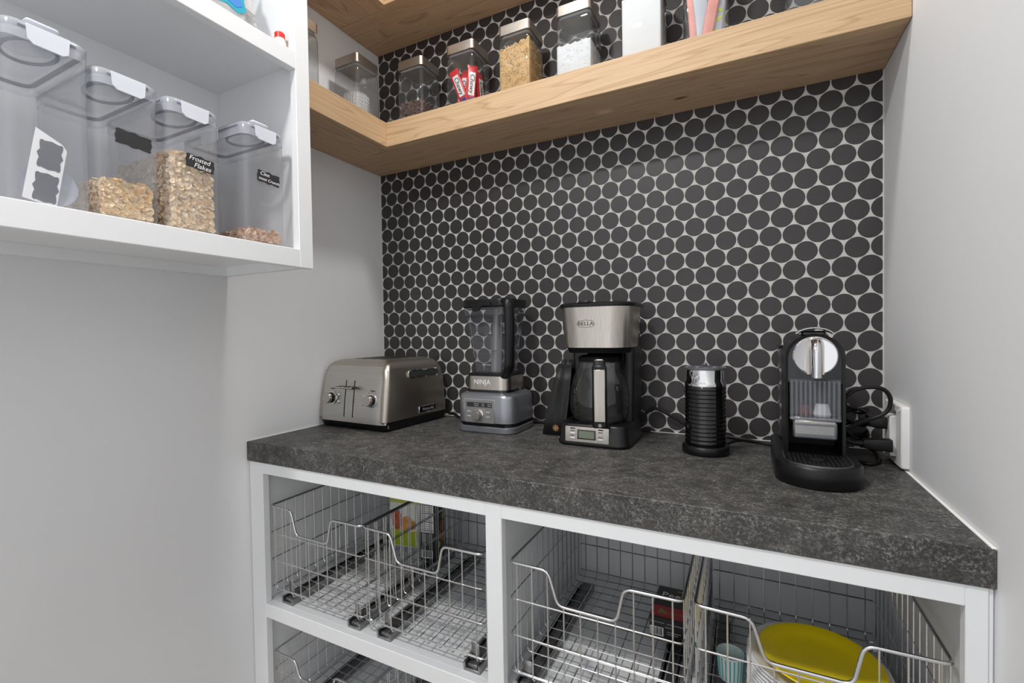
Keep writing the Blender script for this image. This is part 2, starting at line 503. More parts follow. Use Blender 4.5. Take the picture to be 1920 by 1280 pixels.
def project(p):
    d = Vector(p) - CAM_POS; z = d.dot(c_f)
    return 960 + F_PX * d.dot(c_r) / z, 640 - F_PX * d.dot(c_u) / z, z
TILE_R, TILE_N = 0.0249, 20
def clip(poly, axis, val, keep_gt):
    out = []
    for i in range(len(poly)):
        a, b = poly[i - 1], poly[i]
        ia = (a[axis] > val) == keep_gt; ib = (b[axis] > val) == keep_gt
        if ia != ib:
            t = (val - a[axis]) / (b[axis] - a[axis])
            q = [a[0] + t * (b[0] - a[0]), a[1] + t * (b[1] - a[1])]; q[axis] = val
            out.append(tuple(q))
        if ib: out.append(b)
    return out
XL, XR_, ZL = 0.003, RX - 0.003, ZC + 0.0015
tiles = []
for r in range(-22, 22):
    cz = 1.7596 - r * TILE_P * 0.8660254
    for i in range(-1, 31):
        cx = 0.0276 + (i + (0.5 if r % 2 else 0.0)) * TILE_P
        if cx < XL - TILE_R * 0.8 or cx > XR_ + TILE_R * 0.8 or cz < ZL - TILE_R * 0.8 or cz > CEIL - TILE_R: continue
        poly = [(cx + TILE_R * cos(2 * pi * k / TILE_N), cz + TILE_R * sin(2 * pi * k / TILE_N)) for k in range(TILE_N)]
        cut = cx - TILE_R < XL or cx + TILE_R > XR_ or cz - TILE_R < ZL
        if cut:
            poly = clip(clip(clip(poly, 0, XL, True), 0, XR_, False), 1, ZL, True)
            if len(poly) < 3: continue
        px, py, dz = project((cx, 0, cz))
        a = sum(poly[k - 1][0] * poly[k][1] - poly[k][0] * poly[k - 1][1] for k in range(len(poly))) / 2
        hid = (1.795 < cz < 2.0 and cz < 1.90) or cz > 2.25 or not (-10 < px < 1930 and -10 < py < 1290)
        hid = hid or (1475 < px < 1585 and 640 < py < 850) or (1050 < px < 1195 and 565 < py < 800) or (1285 < px < 1365 and 690 < py < 850)
        n_ = Vector((0, -1, 0)); view = (CAM_POS - Vector((cx, 0, cz)))
        size = 0 if hid else a * view.normalized().dot(n_) / (view.length ** 2) * 1e4
        tiles.append((size, cx, cz, poly if cut else None))
tiles.sort(key=lambda t: -t[0])
def tile_mb(poly):
    n = len(poly)
    ccx = sum(p[0] for p in poly) / n; ccz = sum(p[1] for p in poly) / n
    vs = [(x, 0.004, z) for x, z in poly] + [(x, 0.0004, z) for x, z in poly] + \
         [(ccx + (x - ccx) * 0.975, 0.0, ccz + (z - ccz) * 0.975) for x, z in poly]
    fs = [tuple(range(2 * n, 3 * n))]
    for i in range(n):
        j = (i + 1) % n
        fs += [(i, j, n + j, n + i), (n + i, n + j, 2 * n + j, 2 * n + i)]
    m = MB(); m.add(vs, fs); return m
unit = [(TILE_R * cos(2 * pi * k / TILE_N), TILE_R * sin(2 * pi * k / TILE_N)) for k in range(TILE_N)]
unit_me = tile_mb(unit).mesh('tile', 0)
unit_me.materials.append(MATS['tile'])
rest = MB()
for k, (size, cx, cz, poly) in enumerate(tiles):
    if k < 300:
        if poly is None:
            o = link('tile', unit_me, None, wall_back); o.location = (cx, 0, cz)
        else:
            tile_mb(poly).build('tile', 'tile', wall_back, smooth=0)
    else:
        t_ = tile_mb(poly if poly else [(cx + x, cz + z) for x, z in unit])
        rest.add(t_.v, t_.f)
o = rest.build('tile_field', 'tile', wall_back, smooth=0); o['kind'] = 'stuff'

# ceiling downlights (outside the picture)
def downlight(x, y, power, label):
    t = thing('recessed_downlight', (x, y, CEIL), label, 'light', group='recessed ceiling downlights')
    MB().lathe([(0.090, 0.0), (0.112, 0.0), (0.115, -0.004), (0.092, -0.010), (0.090, 0.0)], 32, cap0=False, cap1=False).build('trim_ring', 'white_plastic', t)
    MB().lathe([(0.088, -0.001), (0.088, -0.004)], 32).build('lens', 'lamp_lens', t)
    ld = bpy.data.lights.new('lamp', 'AREA'); ld.shape = 'DISK'; ld.size = 0.17; ld.energy = power; ld.color = (1.0, 0.98, 0.955)
    lo = bpy.data.objects.new('lamp', ld); COL.objects.link(lo); lo.parent = t; lo.location = (0, 0, -0.012)
downlight(0.78, -0.53, LAMP_MAIN, 'round white recessed downlight in the ceiling nearest the tiled wall')
downlight(0.66, -1.70, LAMP_REAR, 'round white recessed downlight in the ceiling farthest from the tiled wall')

# ------------------------------------------------------------------ oak shelves
def oak_shelf(zb, zt, label):
    t = thing('floating_shelf', (0, 0, zb), label, 'shelf')
    g = 0.0015; h = zt - zb
    def part(name, m, *a):
        mb = MB(); mb.box(*a, b=0.0012); o = mb.build(name, m, t, smooth=30, loc=(0, 0, -zb)); return o
    part('fascia_board', 'oak_x', SH_X - 0.02, RX - 0.001, SH_Y, SH_Y + 0.02, zb, zt)
    part('side_fascia_board', 'oak_y', SH_X - 0.02, SH_X, -0.60, SH_Y - g * 0, zb, zt)
    part('bottom_board', 'oak_under_x', 0.001, RX - 0.001, SH_Y + 0.02, -0.0005, zb + 0.0002, zb + 0.018)
    part('side_bottom_board', 'oak_under_y', 0.001, SH_X - 0.02, -0.60, SH_Y + 0.019, zb + 0.0006, zb + 0.018)
    part('top_board', 'oak_x', 0.001, RX - 0.001, SH_Y + 0.02, -0.0005, zt - 0.018, zt)
    part('side_top_board', 'oak_y', 0.001, SH_X - 0.02, -0.60, SH_Y + 0.019, zt - 0.018, zt)
    return t
oak_shelf(SH_B, SH_T, 'thick oak corner shelf holding the row of glass canisters')
oak_shelf(UP_B, UP_T, 'thick oak corner shelf highest up, seen only from below')

# ------------------------------------------------------------------ white wall cabinet on the left wall
CX, CZ0, CY1, CY0 = 0.315, 1.366, -0.585, -1.78
cab = thing('wall_cabinet', (0, CY1, CZ0), 'white open-front wall cabinet with face frame holding the cereal containers', 'cabinet')
def cpart(name, x0, x1, y0, y1, z0, z1, b=0.0012, m='trim_paint'):
    return MB().box(x0, x1, y0, y1, z0, z1, b).build(name, m, cab, smooth=30, loc=(0, -CY1, -CZ0))
ZCAB = 2.66
cpart('stile', CX - 0.02, CX, CY1 - 0.038, CY1, CZ0, ZCAB)
cpart('stile', CX - 0.02, CX, CY0, CY0 + 0.038, CZ0, ZCAB)
for z0, z1 in ((CZ0, 1.408), (1.8235, 1.8635), (2.24, 2.28), (ZCAB - 0.04, ZCAB)):
    cpart('rail', CX - 0.02, CX, CY0 + 0.038, CY1 - 0.038, z0, z1)
cpart('side_panel', 0.006, CX - 0.02, CY1 - 0.03, CY1 - 0.012, CZ0 + 0.0005, ZCAB, 0.0005)
cpart('side_panel', 0.006, CX - 0.02, CY0 + 0.012, CY0 + 0.03, CZ0 + 0.0005, ZCAB, 0.0005)
cpart('back_panel', 0.0005, 0.006, CY0 + 0.012, CY1 - 0.012, CZ0 + 0.0005, ZCAB, 0)
cpart('bottom_panel', 0.006, CX - 0.02, CY0 + 0.03, CY1 - 0.03, 1.389, 1.408, 0.0005)
cpart('shelf_board', 0.006, CX - 0.02, CY0 + 0.03, CY1 - 0.03, 1.842, 1.8635, 0.0005)
cpart('shelf_board', 0.006, CX - 0.02, CY0 + 0.03, CY1 - 0.03, 2.258, 2.28, 0.0005)
cpart('top_panel', 0.006, CX - 0.02, CY0 + 0.03, CY1 - 0.03, ZCAB - 0.02, ZCAB, 0.0005)
cpart('nailer_rail', 0.006, 0.024, CY0 + 0.03, CY1 - 0.03, CZ0 + 0.0005, 1.389, 0.0005)

# ------------------------------------------------------------------ base cabinet and countertop
base = thing('base_cabinet', (RX / 2, -0.28, 0), 'white open base cabinet with face frame holding wire pull-out baskets', 'cabinet')
def bpart(name, x0, x1, y0, y1, z0, z1, b=0.0012):
    return MB().box(x0, x1, y0, y1, z0, z1, b).build(name, 'trim_paint', base, smooth=30, loc=(-RX / 2, 0.28, 0))
FY0, FY1 = -0.553, -0.534
SHZ = (0.471, 0.09)      # top of each inner shelf
bpart('filler_strip', 0.001, 0.034, FY0 + 0.003, FY1, 0.10, ZCB)
bpart('stile', 0.034, 0.060, FY0, FY1, 0.10, ZCB)
bpart('stile', 0.7625, 0.800, FY0, FY1, 0.10, ZCB)
bpart('stile', 1.5055, 1.5290, FY0, FY1, 0.10, ZCB)
bpart('filler_strip', 1.5290, RX - 0.001, FY0 + 0.003, FY1, 0.10, ZCB)
for x0, x1 in ((0.060, 0.7625), (0.800, 1.5055)):
    bpart('rail', x0, x1, FY0, FY1, 0.8305, ZCB)
    bpart('rail', x0, x1, FY0, FY1, 0.433, 0.471)
    bpart('rail', x0, x1, FY0, FY1, 0.10, 0.14)
    bpart('shelf_board', x0 - 0.012, x1 + 0.01, FY1, -0.012, 0.452, 0.471, 0.0004)
    bpart('shelf_board', x0 - 0.012, x1 + 0.01, FY1, -0.012, 0.121, 0.140, 0.0004)
bpart('side_panel', 0.012, 0.046, FY1, -0.012, 0.10, ZCB, 0.0004)
bpart('divider_panel', 0.7735, 0.7895, FY1, -0.012, 0.10, ZCB, 0.0004)
bpart('side_panel', 1.5165, 1.534, FY1, -0.012, 0.10, ZCB, 0.0004)
bpart('back_panel', 0.012, 1.534, -0.012, -0.002, 0.10, ZCB, 0)
bpart('toe_kick', 0.002, RX - 0.002, -0.48, -0.462, 0.0, 0.10, 0.0004)

ctop = thing('countertop', (RX / 2, -0.28, ZCB), 'dark grey speckled laminate countertop under the appliances', 'countertop')
MB().box(0.0008, RX - 0.0008, YF, -0.0005, ZCB, ZC, 0.0014).build('slab', 'laminate', ctop, smooth=30, loc=(-RX / 2, 0.28, -ZCB))
mb = MB()
mb.box(RX - 0.006, RX - 0.0006, YF + 0.001, -0.004, ZC - 0.002, ZC + 0.0010, 0.0004)
mb.build('caulk_bead', 'caulk', ctop, smooth=30, loc=(-RX / 2, 0.28, -ZCB))
MB().box(0.0006, 0.0035, YF + 0.001, -0.004, ZC - 0.002, ZC + 0.0010, 0.0004).build('caulk_bead', 'caulk', ctop, smooth=30, loc=(-RX / 2, 0.28, -ZCB))
MB().box(0.003, RX - 0.006, -0.004, -0.0003, ZC - 0.002, ZC + 0.0010, 0.0004).build('caulk_bead', 'caulk', ctop, smooth=30, loc=(-RX / 2, 0.28, -ZCB))

# ------------------------------------------------------------------ wire baskets
BW, BD, BH = 0.338, 0.455, 0.240       # basket width, depth, rim height above its floor
def basket_meshes():
    out = {}
    w, d, h = BW, BD, BH
    # origin: front-left bottom corner of the basket floor, y running back
    def U(x0, x1): return x0, x1
    rim = MB()
    rc = 0.012
    dl, dr, dip = 0.098, 0.222, 0.066
    P = [(0, 0.03, h), (0, 0, h), (dl - 0.012, 0, h - 0.001), (dl + 0.008, 0, h - dip), (dr, 0, h - dip), (dr + 0.014, 0, h - 0.001), (w, 0, h), (w, d, h), (0, d, h), (0, 0.03, h)]
    rim.tube(round_path(P, 0.014, 4), 0.0031, 8)
    out['rim'] = rim
    wr = 0.00150
    def front_top(x):
        if dl <= x <= dr + 0.006: return h - dip
        return h
    nx = 10
    xs = [w * (i + 0.5) / nx for i in range(nx)]
    ny = 14
    ys = [d * (i + 0.5) / ny for i in range(ny)]
    fg = MB(); bg_ = MB(); lg = MB(); rg = MB(); fl = MB(); ring = MB()
    for x in xs:
        fg.tube([(x, 0, front_top(x)), (x, 0, 0.012), (x, 0.004, 0.003), (x, 0.012, 0)], wr, 5)
        bg_.tube([(x, d, h), (x, d, 0.02), (x, d - 0.006, 0.006), (x, d - 0.02, 0)], wr, 5)
        fl.tube([(x, 0.012, 0), (x, d - 0.02, 0)], wr, 5)
    for y in ys:
        lg.tube([(0, y, h), (0, y, 0.012), (0.004, y, 0.004), (0.012, y, 0.003)], wr, 5)
        rg.tube([(w, y, h), (w, y, 0.012), (w - 0.004, y, 0.004), (w - 0.012, y, 0.003)], wr, 5)
        fl.tube([(0.012, y, 0.003), (w - 0.012, y, 0.003)], wr, 5)
    for z in (0.165, 0.090, 0.014):
        loop = round_path([(0.05, 0, z), (w, 0, z), (w, d, z), (0, d, z), (0, 0, z), (0.05, 0, z)], 0.010, 3)
        ring.tube(loop, wr, 5)
    out['front_grid'] = fg; out['back_grid'] = bg_; out['side_grid'] = lg; out['side_grid2'] = rg; out['floor_grid'] = fl; out['hoop_wires'] = ring
    sl = MB(); sl.box(-0.021, 0.021, 0.002, d - 0.03, -0.0235, -0.018, 0.001); sl.box(-0.021, -0.016, 0.002, d - 0.03, -0.018, -0.006); sl.box(0.016, 0.021, 0.002, d - 0.03, -0.018, -0.006)
    out['slide_rail'] = sl
    ch = MB(); ch.box(-0.012, 0.012, 0.006, d - 0.03, -0.0175, -0.009, 0.001)
    out['slide_channel'] = ch
    br = MB(); br.box(-0.010, 0.010, 0.018, 0.0195, -0.008, 0.030, 0.0005); br.box(-0.016, 0.016, 0.018, 0.06, -0.008, -0.0055, 0.0008)
    out['bracket'] = br
    return {k: m.mesh(k, 50) for k, m in out.items()}
BM = basket_meshes()
for k, me in BM.items():
    me.materials.append(MATS['slide_dark' if k == 'slide_channel' else 'slide_steel' if k in ('slide_rail', 'bracket') else 'steel_wire'])
def basket(x, y, z, label, slides, low=False):
    t = thing('wire_basket', (x, y, z), label, 'basket', group='wire pull-out baskets in the base cabinet')
    for k in ('rim', 'front_grid', 'back_grid', 'side_grid', 'side_grid2', 'floor_grid', 'hoop_wires'):
        link('side_grid' if k == 'side_grid2' else k, BM[k], None, t)
    for sx in slides:
        s_ = link('slide_rail', BM['slide_rail'], None, t); s_.location = (sx, 0, 0)
        link('slide_channel', BM['slide_channel'], None, s_); link('bracket', BM['bracket'], None, s_)
    return t
BZ = 0.4955
BY = -0.533
basket(0.0585, BY, BZ, 'chrome wire basket holding the green pouch and dark box', (0.060, 0.306))
basket(0.4035, BY, BZ, 'empty chrome wire basket between the pouch basket and the centre stile', (0.058, 0.306))
basket(0.8060, BY, BZ, 'chrome wire basket holding the small black and red box', (0.030, 0.294))
basket(1.1635, BY, BZ, 'chrome wire basket holding the plate stack', (0.028, 0.300))
basket(0.0605, BY, 0.1645, 'lower chrome wire basket at the far end beside the plain wall', (0.060, 0.306)).scale = (1, 1, 0.68)
basket(0.4055, BY, 0.1645, 'lower chrome wire basket beside the centre stile', (0.058, 0.306)).scale = (1, 1, 0.68)

# ------------------------------------------------------------------ toaster
def toaster():
    t = thing('toaster', (0.1570, -0.1690, ZC), 'brushed steel four-slice toaster in the corner by the plain wall', 'toaster', rz=R(-3.0))
    prof = [  # z, half width, front y, back y, corner radius
        (0.030, 0.1425, -0.1440, 0.143, 0.030), (0.060, 0.1430, -0.1415, 0.143, 0.031), (0.110, 0.1420, -0.1360, 0.141, 0.033),
        (0.150, 0.1395, -0.1300, 0.138, 0.034), (0.178, 0.1345, -0.1240, 0.133, 0.035), (0.196, 0.1265, -0.1150, 0.125, 0.036),
        (0.206, 0.1170, -0.1050, 0.116, 0.037), (0.2115, 0.1040, -0.0930, 0.104, 0.036), (0.2130, 0.0880, -0.0790, 0.090, 0.034)]
    MB().loft([rr(-hx, hx, yf, yb, z, (r * 0.45, r * 0.45, r, r), 7) for z, hx, yf, yb, r in prof], True, True).build('body', 'steel_warm', t, smooth=50)
    MB().loft([rr(-0.132, 0.132, -0.132, 0.134, 0.0, 0.018, 6), rr(-0.136, 0.136, -0.136, 0.137, 0.004, 0.018, 6), rr(-0.141, 0.141, -0.1425, 0.142, 0.0305, 0.016, 6)]).build('base', 'black_satin', t)
    # front panel: a thin sheet standing proud of the front
    def fy(z):
        for (z0, _, a, _, _), (z1, _, b, _, _) in zip(prof, prof[1:]):
            if z0 <= z <= z1: return a + (b - a) * (z - z0) / (z1 - z0)
        return prof[0][2] + (prof[0][0] - z) * 0.02 if z < prof[0][0] else prof[-1][2]
    def fx(z): return 0.116 if z < 0.15 else 0.116 - (z - 0.15) * 0.18
    zs = [0.010, 0.022, 0.0225, 0.035, 0.06, 0.09, 0.12, 0.15, 0.17, 0.185, 0.194]
    rings = []
    for z in zs:
        y = fy(max(z, 0.03)) - 0.0022 + (0.007 if z < 0.0223 and z > 0.015 else 0.010 if z <= 0.015 else 0)
        w = 0.1385 if z < 0.16 else 0.1385 - (z - 0.16) * 0.3
        q = []
        for i in range(13):
            u = -1 + 2 * i / 12
            bow = 0.010 * max(0, abs(u) - 0.82) ** 2 / 0.0324
            q.append((u * w, y + bow, z))
        rings.append(q)
    back = [[(x, y + 0.0018, z) for x, y, z in reversed(q)] for q in rings]
    MB().loft([a + b for a, b in zip(rings, back)], True, True).build('front_panel', 'steel_front', t, smooth=35)
    P = lambda x, z, o=0.0: (x, fy(z) - 0.0022 - o, z)
    tilt = R(6)
    for x in (-0.080, 0.088):
        k = MB().lathe([(0.0205, 0), (0.0205, 0.003), (0.0175, 0.004)], 28, M=Matrix.Translation(P(x, 0.093)) @ Matrix.Rotation(R(90) - tilt, 4, 'X')).build('knob_collar', 'chrome', t)
        MB().lathe([(0.0170, 0.003), (0.0165, 0.014)], 28, M=Matrix.Translation(P(x, 0.093)) @ Matrix.Rotation(R(90) - tilt, 4, 'X')).build('knob', 'black_satin', t)
        MB().lathe([(0.0168, 0.014), (0.0168, 0.019), (0.0155, 0.021)], 28, M=Matrix.Translation(P(x, 0.093)) @ Matrix.Rotation(R(90) - tilt, 4, 'X')).build('knob_cap', 'steel_brushed', t)
        s = 1 if x < 0 else -1
        for dz in (0.011, -0.011):
            MB().lathe([(0.0058, 0), (0.0058, 0.004), (0.0045, 0.005)], 16, M=Matrix.Translation(P(x + s * 0.030, 0.094 + dz)) @ Matrix.Rotation(R(90) - tilt, 4, 'X')).build('button', 'chrome', t)
        MB().box(x - 0.008, x + 0.010, fy(0.122) - 0.0027, fy(0.122) - 0.0018, 0.1205, 0.1235).build('print_mark', 'dark_print', t, smooth=0)
        for k_ in range(5):
            a = R(150 - 30 * k_)
            q = P(x + 0.025 * cos(a), 0.093 + 0.025 * sin(a))
            MB().box(q[0] - 0.001, q[0] + 0.001, q[1] - 0.0004, q[1] + 0.001, q[2] - 0.001, q[2] + 0.001).build('print_mark', 'dark_print', t, smooth=0)
    for x in (-0.022, 0.014):
        MB().tube([P(x, 0.038, -0.0006), P(x, 0.09, -0.0006), P(x, 0.150, -0.0006)], 0.0026, 8).build('lever_slot', 'dark_cavity', t)
        MB().tube([P(x + 0.0022, 0.038, -0.0004), P(x + 0.0022, 0.09, -0.0004), P(x + 0.0022, 0.150, -0.0004)], 0.0012, 6).build('slot_trim', 'chrome', t)
        l = MB().box(x - 0.024, x + 0.012, fy(0.129) - 0.024, fy(0.129) - 0.004, 0.1255, 0.1325, 0.0028).build('lever', 'black_satin', t)
        MB().box(x - 0.0235, x + 0.0115, fy(0.129) - 0.0255, fy(0.129) - 0.022, 0.1262, 0.1318, 0.0016).build('lever_cap', 'steel_brushed', l)
    # side grip and badge on the right side
    def sx(z):
        for (z0, a, _, _, _), (z1, b, _, _, _) in zip(prof, prof[1:]):
            if z0 <= z <= z1: return a + (b - a) * (z - z0) / (z1 - z0)
        return 0.14
    for side in (1,):
        x = sx(0.163)
        MY = Matrix.Translation((x + 0.0008, 0.024, 0.1650)) @ Matrix.Rotation(R(90), 4, 'Z') @ Matrix.Rotation(R(90), 4, 'X')
        ringo = [(p[0], p[1], 0) for p in rr(-0.067, 0.067, -0.0135, 0.0135, 0, 0.009, 5)]
        ringi = [(p[0], p[1], 0) for p in rr(-0.063, 0.063, -0.0095, 0.0095, 0, 0.006, 5)]
        lift = lambda q, h: [(a, b, h - b * 0.10) for a, b, _ in q]
        g = MB().loft([lift(ringo, 0.0), lift(ringo, 0.0036), lift(ringi, 0.0036), lift(ringi, 0.0012)], False, False, M=MY).build('grip_frame', 'chrome', t)
        MB().loft([lift(ringi, 0.0004), lift(ringi, 0.0014)], False, True, M=MY).build('grip_recess', 'dark_cavity', g)
        ribs = MB()
        for i in range(24):
            u = -0.058 + i * 0.116 / 23
            ribs.box(u - 0.0010, u + 0.0010, -0.008, 0.008, 0.0012, 0.0030, M=MY)
        ribs.build('grip_ribs', 'slide_dark', g, smooth=0)
    MB().box(sx(0.046) - 0.001, sx(0.046) + 0.0024, -0.005, 0.073, 0.0365, 0.0585, 0.001).build('badge_frame', 'chrome', t)
    bd = MB().box(sx(0.046) - 0.001, sx(0.046) + 0.0029, -0.002, 0.070, 0.0390, 0.0560, 0.0005).build('badge', 'black_gloss', t)
    lettering('KitchenAid', 0.0115, 'grey_print', bd, (sx(0.046) + 0.0030, 0.034, 0.0475), (R(90), 0, R(90)), shear=0.2)
    for x in (-0.052, 0.020):
        for dx in (0, 0.034):
            MB().box(x + dx - 0.012, x + dx + 0.012, -0.070, 0.085, 0.2095, 0.2136, 0.0015).build('bread_slot', 'dark_cavity', t)
    MB().tube(smooth_path([(0.11, 0.142, 0.02), (0.150, 0.146, 0.012), (0.20, 0.125, 0.006), (0.235, 0.10, 0.0050), (0.27, 0.13, 0.0050), (0.37, 0.152, 0.005), (0.52, 0.17, 0.005)], 6), 0.0038, 8).build('power_cord', 'black_rubber', t)
    return t
toaster().scale = (1.045, 1.065, 1.0)

# ------------------------------------------------------------------ blender
def blender():
    t = thing('countertop_blender', (0.5585, -0.1230, ZC), 'grey power blender with clear tapered jug and black handle', 'blender')
    MB().loft([rr(-0.094, 0.094, -0.085, 0.083, 0.0, 0.036, 6), rr(-0.0985, 0.0975, -0.088, 0.085, 0.003, 0.038, 6), rr(-0.0985, 0.0975, -0.088, 0.085, 0.017, 0.038, 6), rr(-0.096, 0.095, -0.086, 0.083, 0.019, 0.037, 6)]).build('foot_plate', 'grey_metallic', t)
    v = MB().loft([rr(-0.091, 0.090, -0.081, 0.080, 0.018, 0.034, 6), rr(-0.091, 0.090, -0.081, 0.080, 0.031, 0.034, 6)]).build('vent_band', 'dark_cavity', t)
    fins = MB()
    for i in range(34):
        u = -0.066 + i * 0.132 / 33
        fins.box(u - 0.0011, u + 0.0011, -0.0835, -0.079, 0.0195, 0.0305)
    for i in range(30):
        u = -0.06 + i * 0.12 / 29
        fins.box(0.0895, 0.0935, u - 0.0011, u + 0.0011, 0.0195, 0.0305)
    fins.build('vent_fins', 'black_satin', v, smooth=0)
    MB().loft([rr(-0.0965, 0.0955, -0.0845, 0.083, 0.030, 0.038, 7), rr(-0.0955, 0.0945, -0.0845, 0.083, 0.100, 0.038, 7), rr(-0.0925, 0.0915, -0.0825, 0.081, 0.108, 0.037, 7), rr(-0.084, 0.084, -0.078, 0.077, 0.1125, 0.034, 7), rr(-0.075, 0.075, -0.070, 0.069, 0.1165, 0.03, 7)]).build('motor_base', 'grey_metallic', t)
    pf = -0.0845
    MB().loft([rrxz(-0.063, 0.040, 0.029, 0.0985, pf + 0.001, 0.005, 4), rrxz(-0.063, 0.040, 0.029, 0.0985, pf - 0.0018, 0.005, 4)], False, True).build('panel_trim', 'chrome', t)
    pn = MB().loft([rrxz(-0.0615, 0.0385, 0.0305, 0.097, pf + 0.001, 0.004, 4), rrxz(-0.0615, 0.0385, 0.0305, 0.097, pf - 0.0024, 0.004, 4)], False, True).build('control_panel', 'panel_grey', t)
    MB().box(-0.053, 0.031, pf - 0.0030, pf - 0.001, 0.0755, 0.089).build('display_strip', 'dark_print', pn, smooth=0)
    for u, w in ((-0.028, 0.016), (-0.003, 0.010), (0.017, 0.012)):
        for z in (0.085, 0.0795):
            MB().box(u, u + w, pf - 0.0034, pf - 0.001, z - 0.0012, z + 0.0012).build('print_mark', 'grey_print', pn, smooth=0)
    for u, z in ((-0.046, 0.062), (-0.046, 0.048), (0.018, 0.062), (0.018, 0.048)):
        MB().box(u - 0.006, u + 0.006, pf - 0.0030, pf - 0.001, z - 0.0007, z + 0.0007).build('print_mark', 'white_print', pn, smooth=0)
    MB().lathe([(0.017, 0.0), (0.017, 0.003), (0.0155, 0.004)], 28, M=Matrix.Translation((-0.014, pf - 0.002, 0.052)) @ Matrix.Rotation(R(90), 4, 'X')).build('knob_collar', 'chrome', t)
    MB().lathe([(0.0148, 0.003), (0.0142, 0.016), (0.0128, 0.018)], 28, M=Matrix.Translation((-0.014, pf - 0.002, 0.052)) @ Matrix.Rotation(R(90), 4, 'X')).build('knob', 'steel_brushed', t)
    MB().loft([rr(-0.0735, 0.0735, -0.0685, 0.0675, 0.114, 0.03, 6), rr(-0.0735, 0.0735, -0.0685, 0.0675, 0.124, 0.03, 6)]).build('lower_collar', 'black_gloss', t)
    bd = MB().loft([rr(-0.0715, 0.0715, -0.0665, 0.0655, 0.123, 0.029, 7), rr(-0.0705, 0.0705, -0.0655, 0.0645, 0.165, 0.029, 7)], True, True).build('steel_band', 'steel_brushed', t)
    lettering('NINJA', 0.021, 'white_print', bd, (-0.012, -0.0664, 0.146), (R(91), 0, 0))
    jug = MB().loft([rr(-0.0715, 0.0715, -0.0665, 0.0655, 0.164, 0.029, 6), rr(-0.072, 0.072, -0.067, 0.066, 0.170, 0.029, 6), rr(-0.063, 0.063, -0.058, 0.057, 0.173, 0.026, 6)]).build('upper_collar', 'black_satin', t)
    MB().loft([rr(-0.055, 0.055, -0.051, 0.051, 0.172, 0.022, 6), rr(-0.0625, 0.0625, -0.058, 0.058, 0.25, 0.025, 6), rr(-0.0725, 0.0725, -0.069, 0.069, 0.340, 0.028, 6), rr(-0.0765, 0.0765, -0.073, 0.073, 0.344, 0.029, 6), rr(-0.080, 0.080, -0.076, 0.076, 0.378, 0.030, 6)], False, False).build('jug', 'jar_clear', t)
    MB().loft([rr(-0.0765, 0.0765, -0.073, 0.073, 0.341, 0.029, 6), rr(-0.0785, 0.0785, -0.075, 0.075, 0.345, 0.029, 6), rr(-0.0765, 0.0765, -0.073, 0.073, 0.349, 0.029, 6)], False, False).build('jug_ledge', 'jar_clear', t)
    lid = MB().loft([rr(-0.079, 0.079, -0.075, 0.075, 0.366, 0.03, 6), rr(-0.0810, 0.0810, -0.0785, 0.0765, 0.370, 0.032, 6), rr(-0.0810, 0.0810, -0.0785, 0.0765, 0.386, 0.032, 6), rr(-0.080, 0.080, -0.076, 0.076, 0.390, 0.03, 6)]).build('lid', 'black_satin', t)
    sp = MB()
    poly = [(-0.030, 0.012), (-0.030, -0.012), (-0.016, -0.0125), (-0.008, -0.009), (-0.002, 0.0), (0.004, 0.004), (0.03, 0.004), (0.03, 0.012)]
    sp.prism(poly, Matrix.Translation((-0.002, -0.0775, 0.367)) @ Matrix.Rotation(R(90), 4, 'X'), 0.006)
    sp.build('lid_tab', 'black_satin', lid, smooth=30)
    MB().cyl((0.0, 0.0, 0.173), (0.006, 0.0, 0.365), 0.0165, 14, 0.0115).build('blade_column', 'panel_grey', t)
    bl = MB()
    for z, a in ((0.19, 0.3), (0.235, 1.6), (0.285, 0.9)):
        for k in range(2):
            A = Matrix.Translation((0.002, 0, z)) @ Matrix.Rotation(a + pi * k, 4, 'Z') @ Matrix.Rotation(R(18), 4, 'X')
            bl.prism([(0.008, -0.006), (0.034, -0.002), (0.043, 0.009), (0.03, 0.009), (0.008, 0.006)], A, 0.0012)
    bl.build('blades', 'steel_brushed', t, smooth=0)
    marks = MB()
    for i in range(6):
        z = 0.20 + i * 0.022
        yy = -(0.051 + (z - 0.172) * 0.107) - 0.0008
        marks.box(-0.030, -0.012 if i % 2 else -0.004, yy - 0.0003, yy + 0.0003, z, z + 0.0012)
    marks.build('volume_marks', 'dark_print', t, smooth=0)
    # handle on the front right corner
    d = Vector((0.72, -0.69, 0))
    def H(r, z): return tuple(d * r + Vector((0, 0, z)))
    hp = round_path([H(0.088, 0.384), H(0.128, 0.382), H(0.131, 0.28), H(0.124, 0.188), H(0.094, 0.168), H(0.086, 0.166)], 0.028, 6)
    MB().tube(hp, 0.0150, 12, sq=(0.62, 1.0)).build('handle', 'black_satin', t)
    MB().tube(smooth_path([(0.05, 0.08, 0.012), (0.10, 0.106, 0.006), (0.14, 0.102, 0.0045), (0.20, 0.099, 0.0045), (0.28, 0.106, 0.0045), (0.44, 0.108, 0.0045)], 6), 0.0036, 8).build('power_cord', 'black_rubber', t)
    return t
blender()

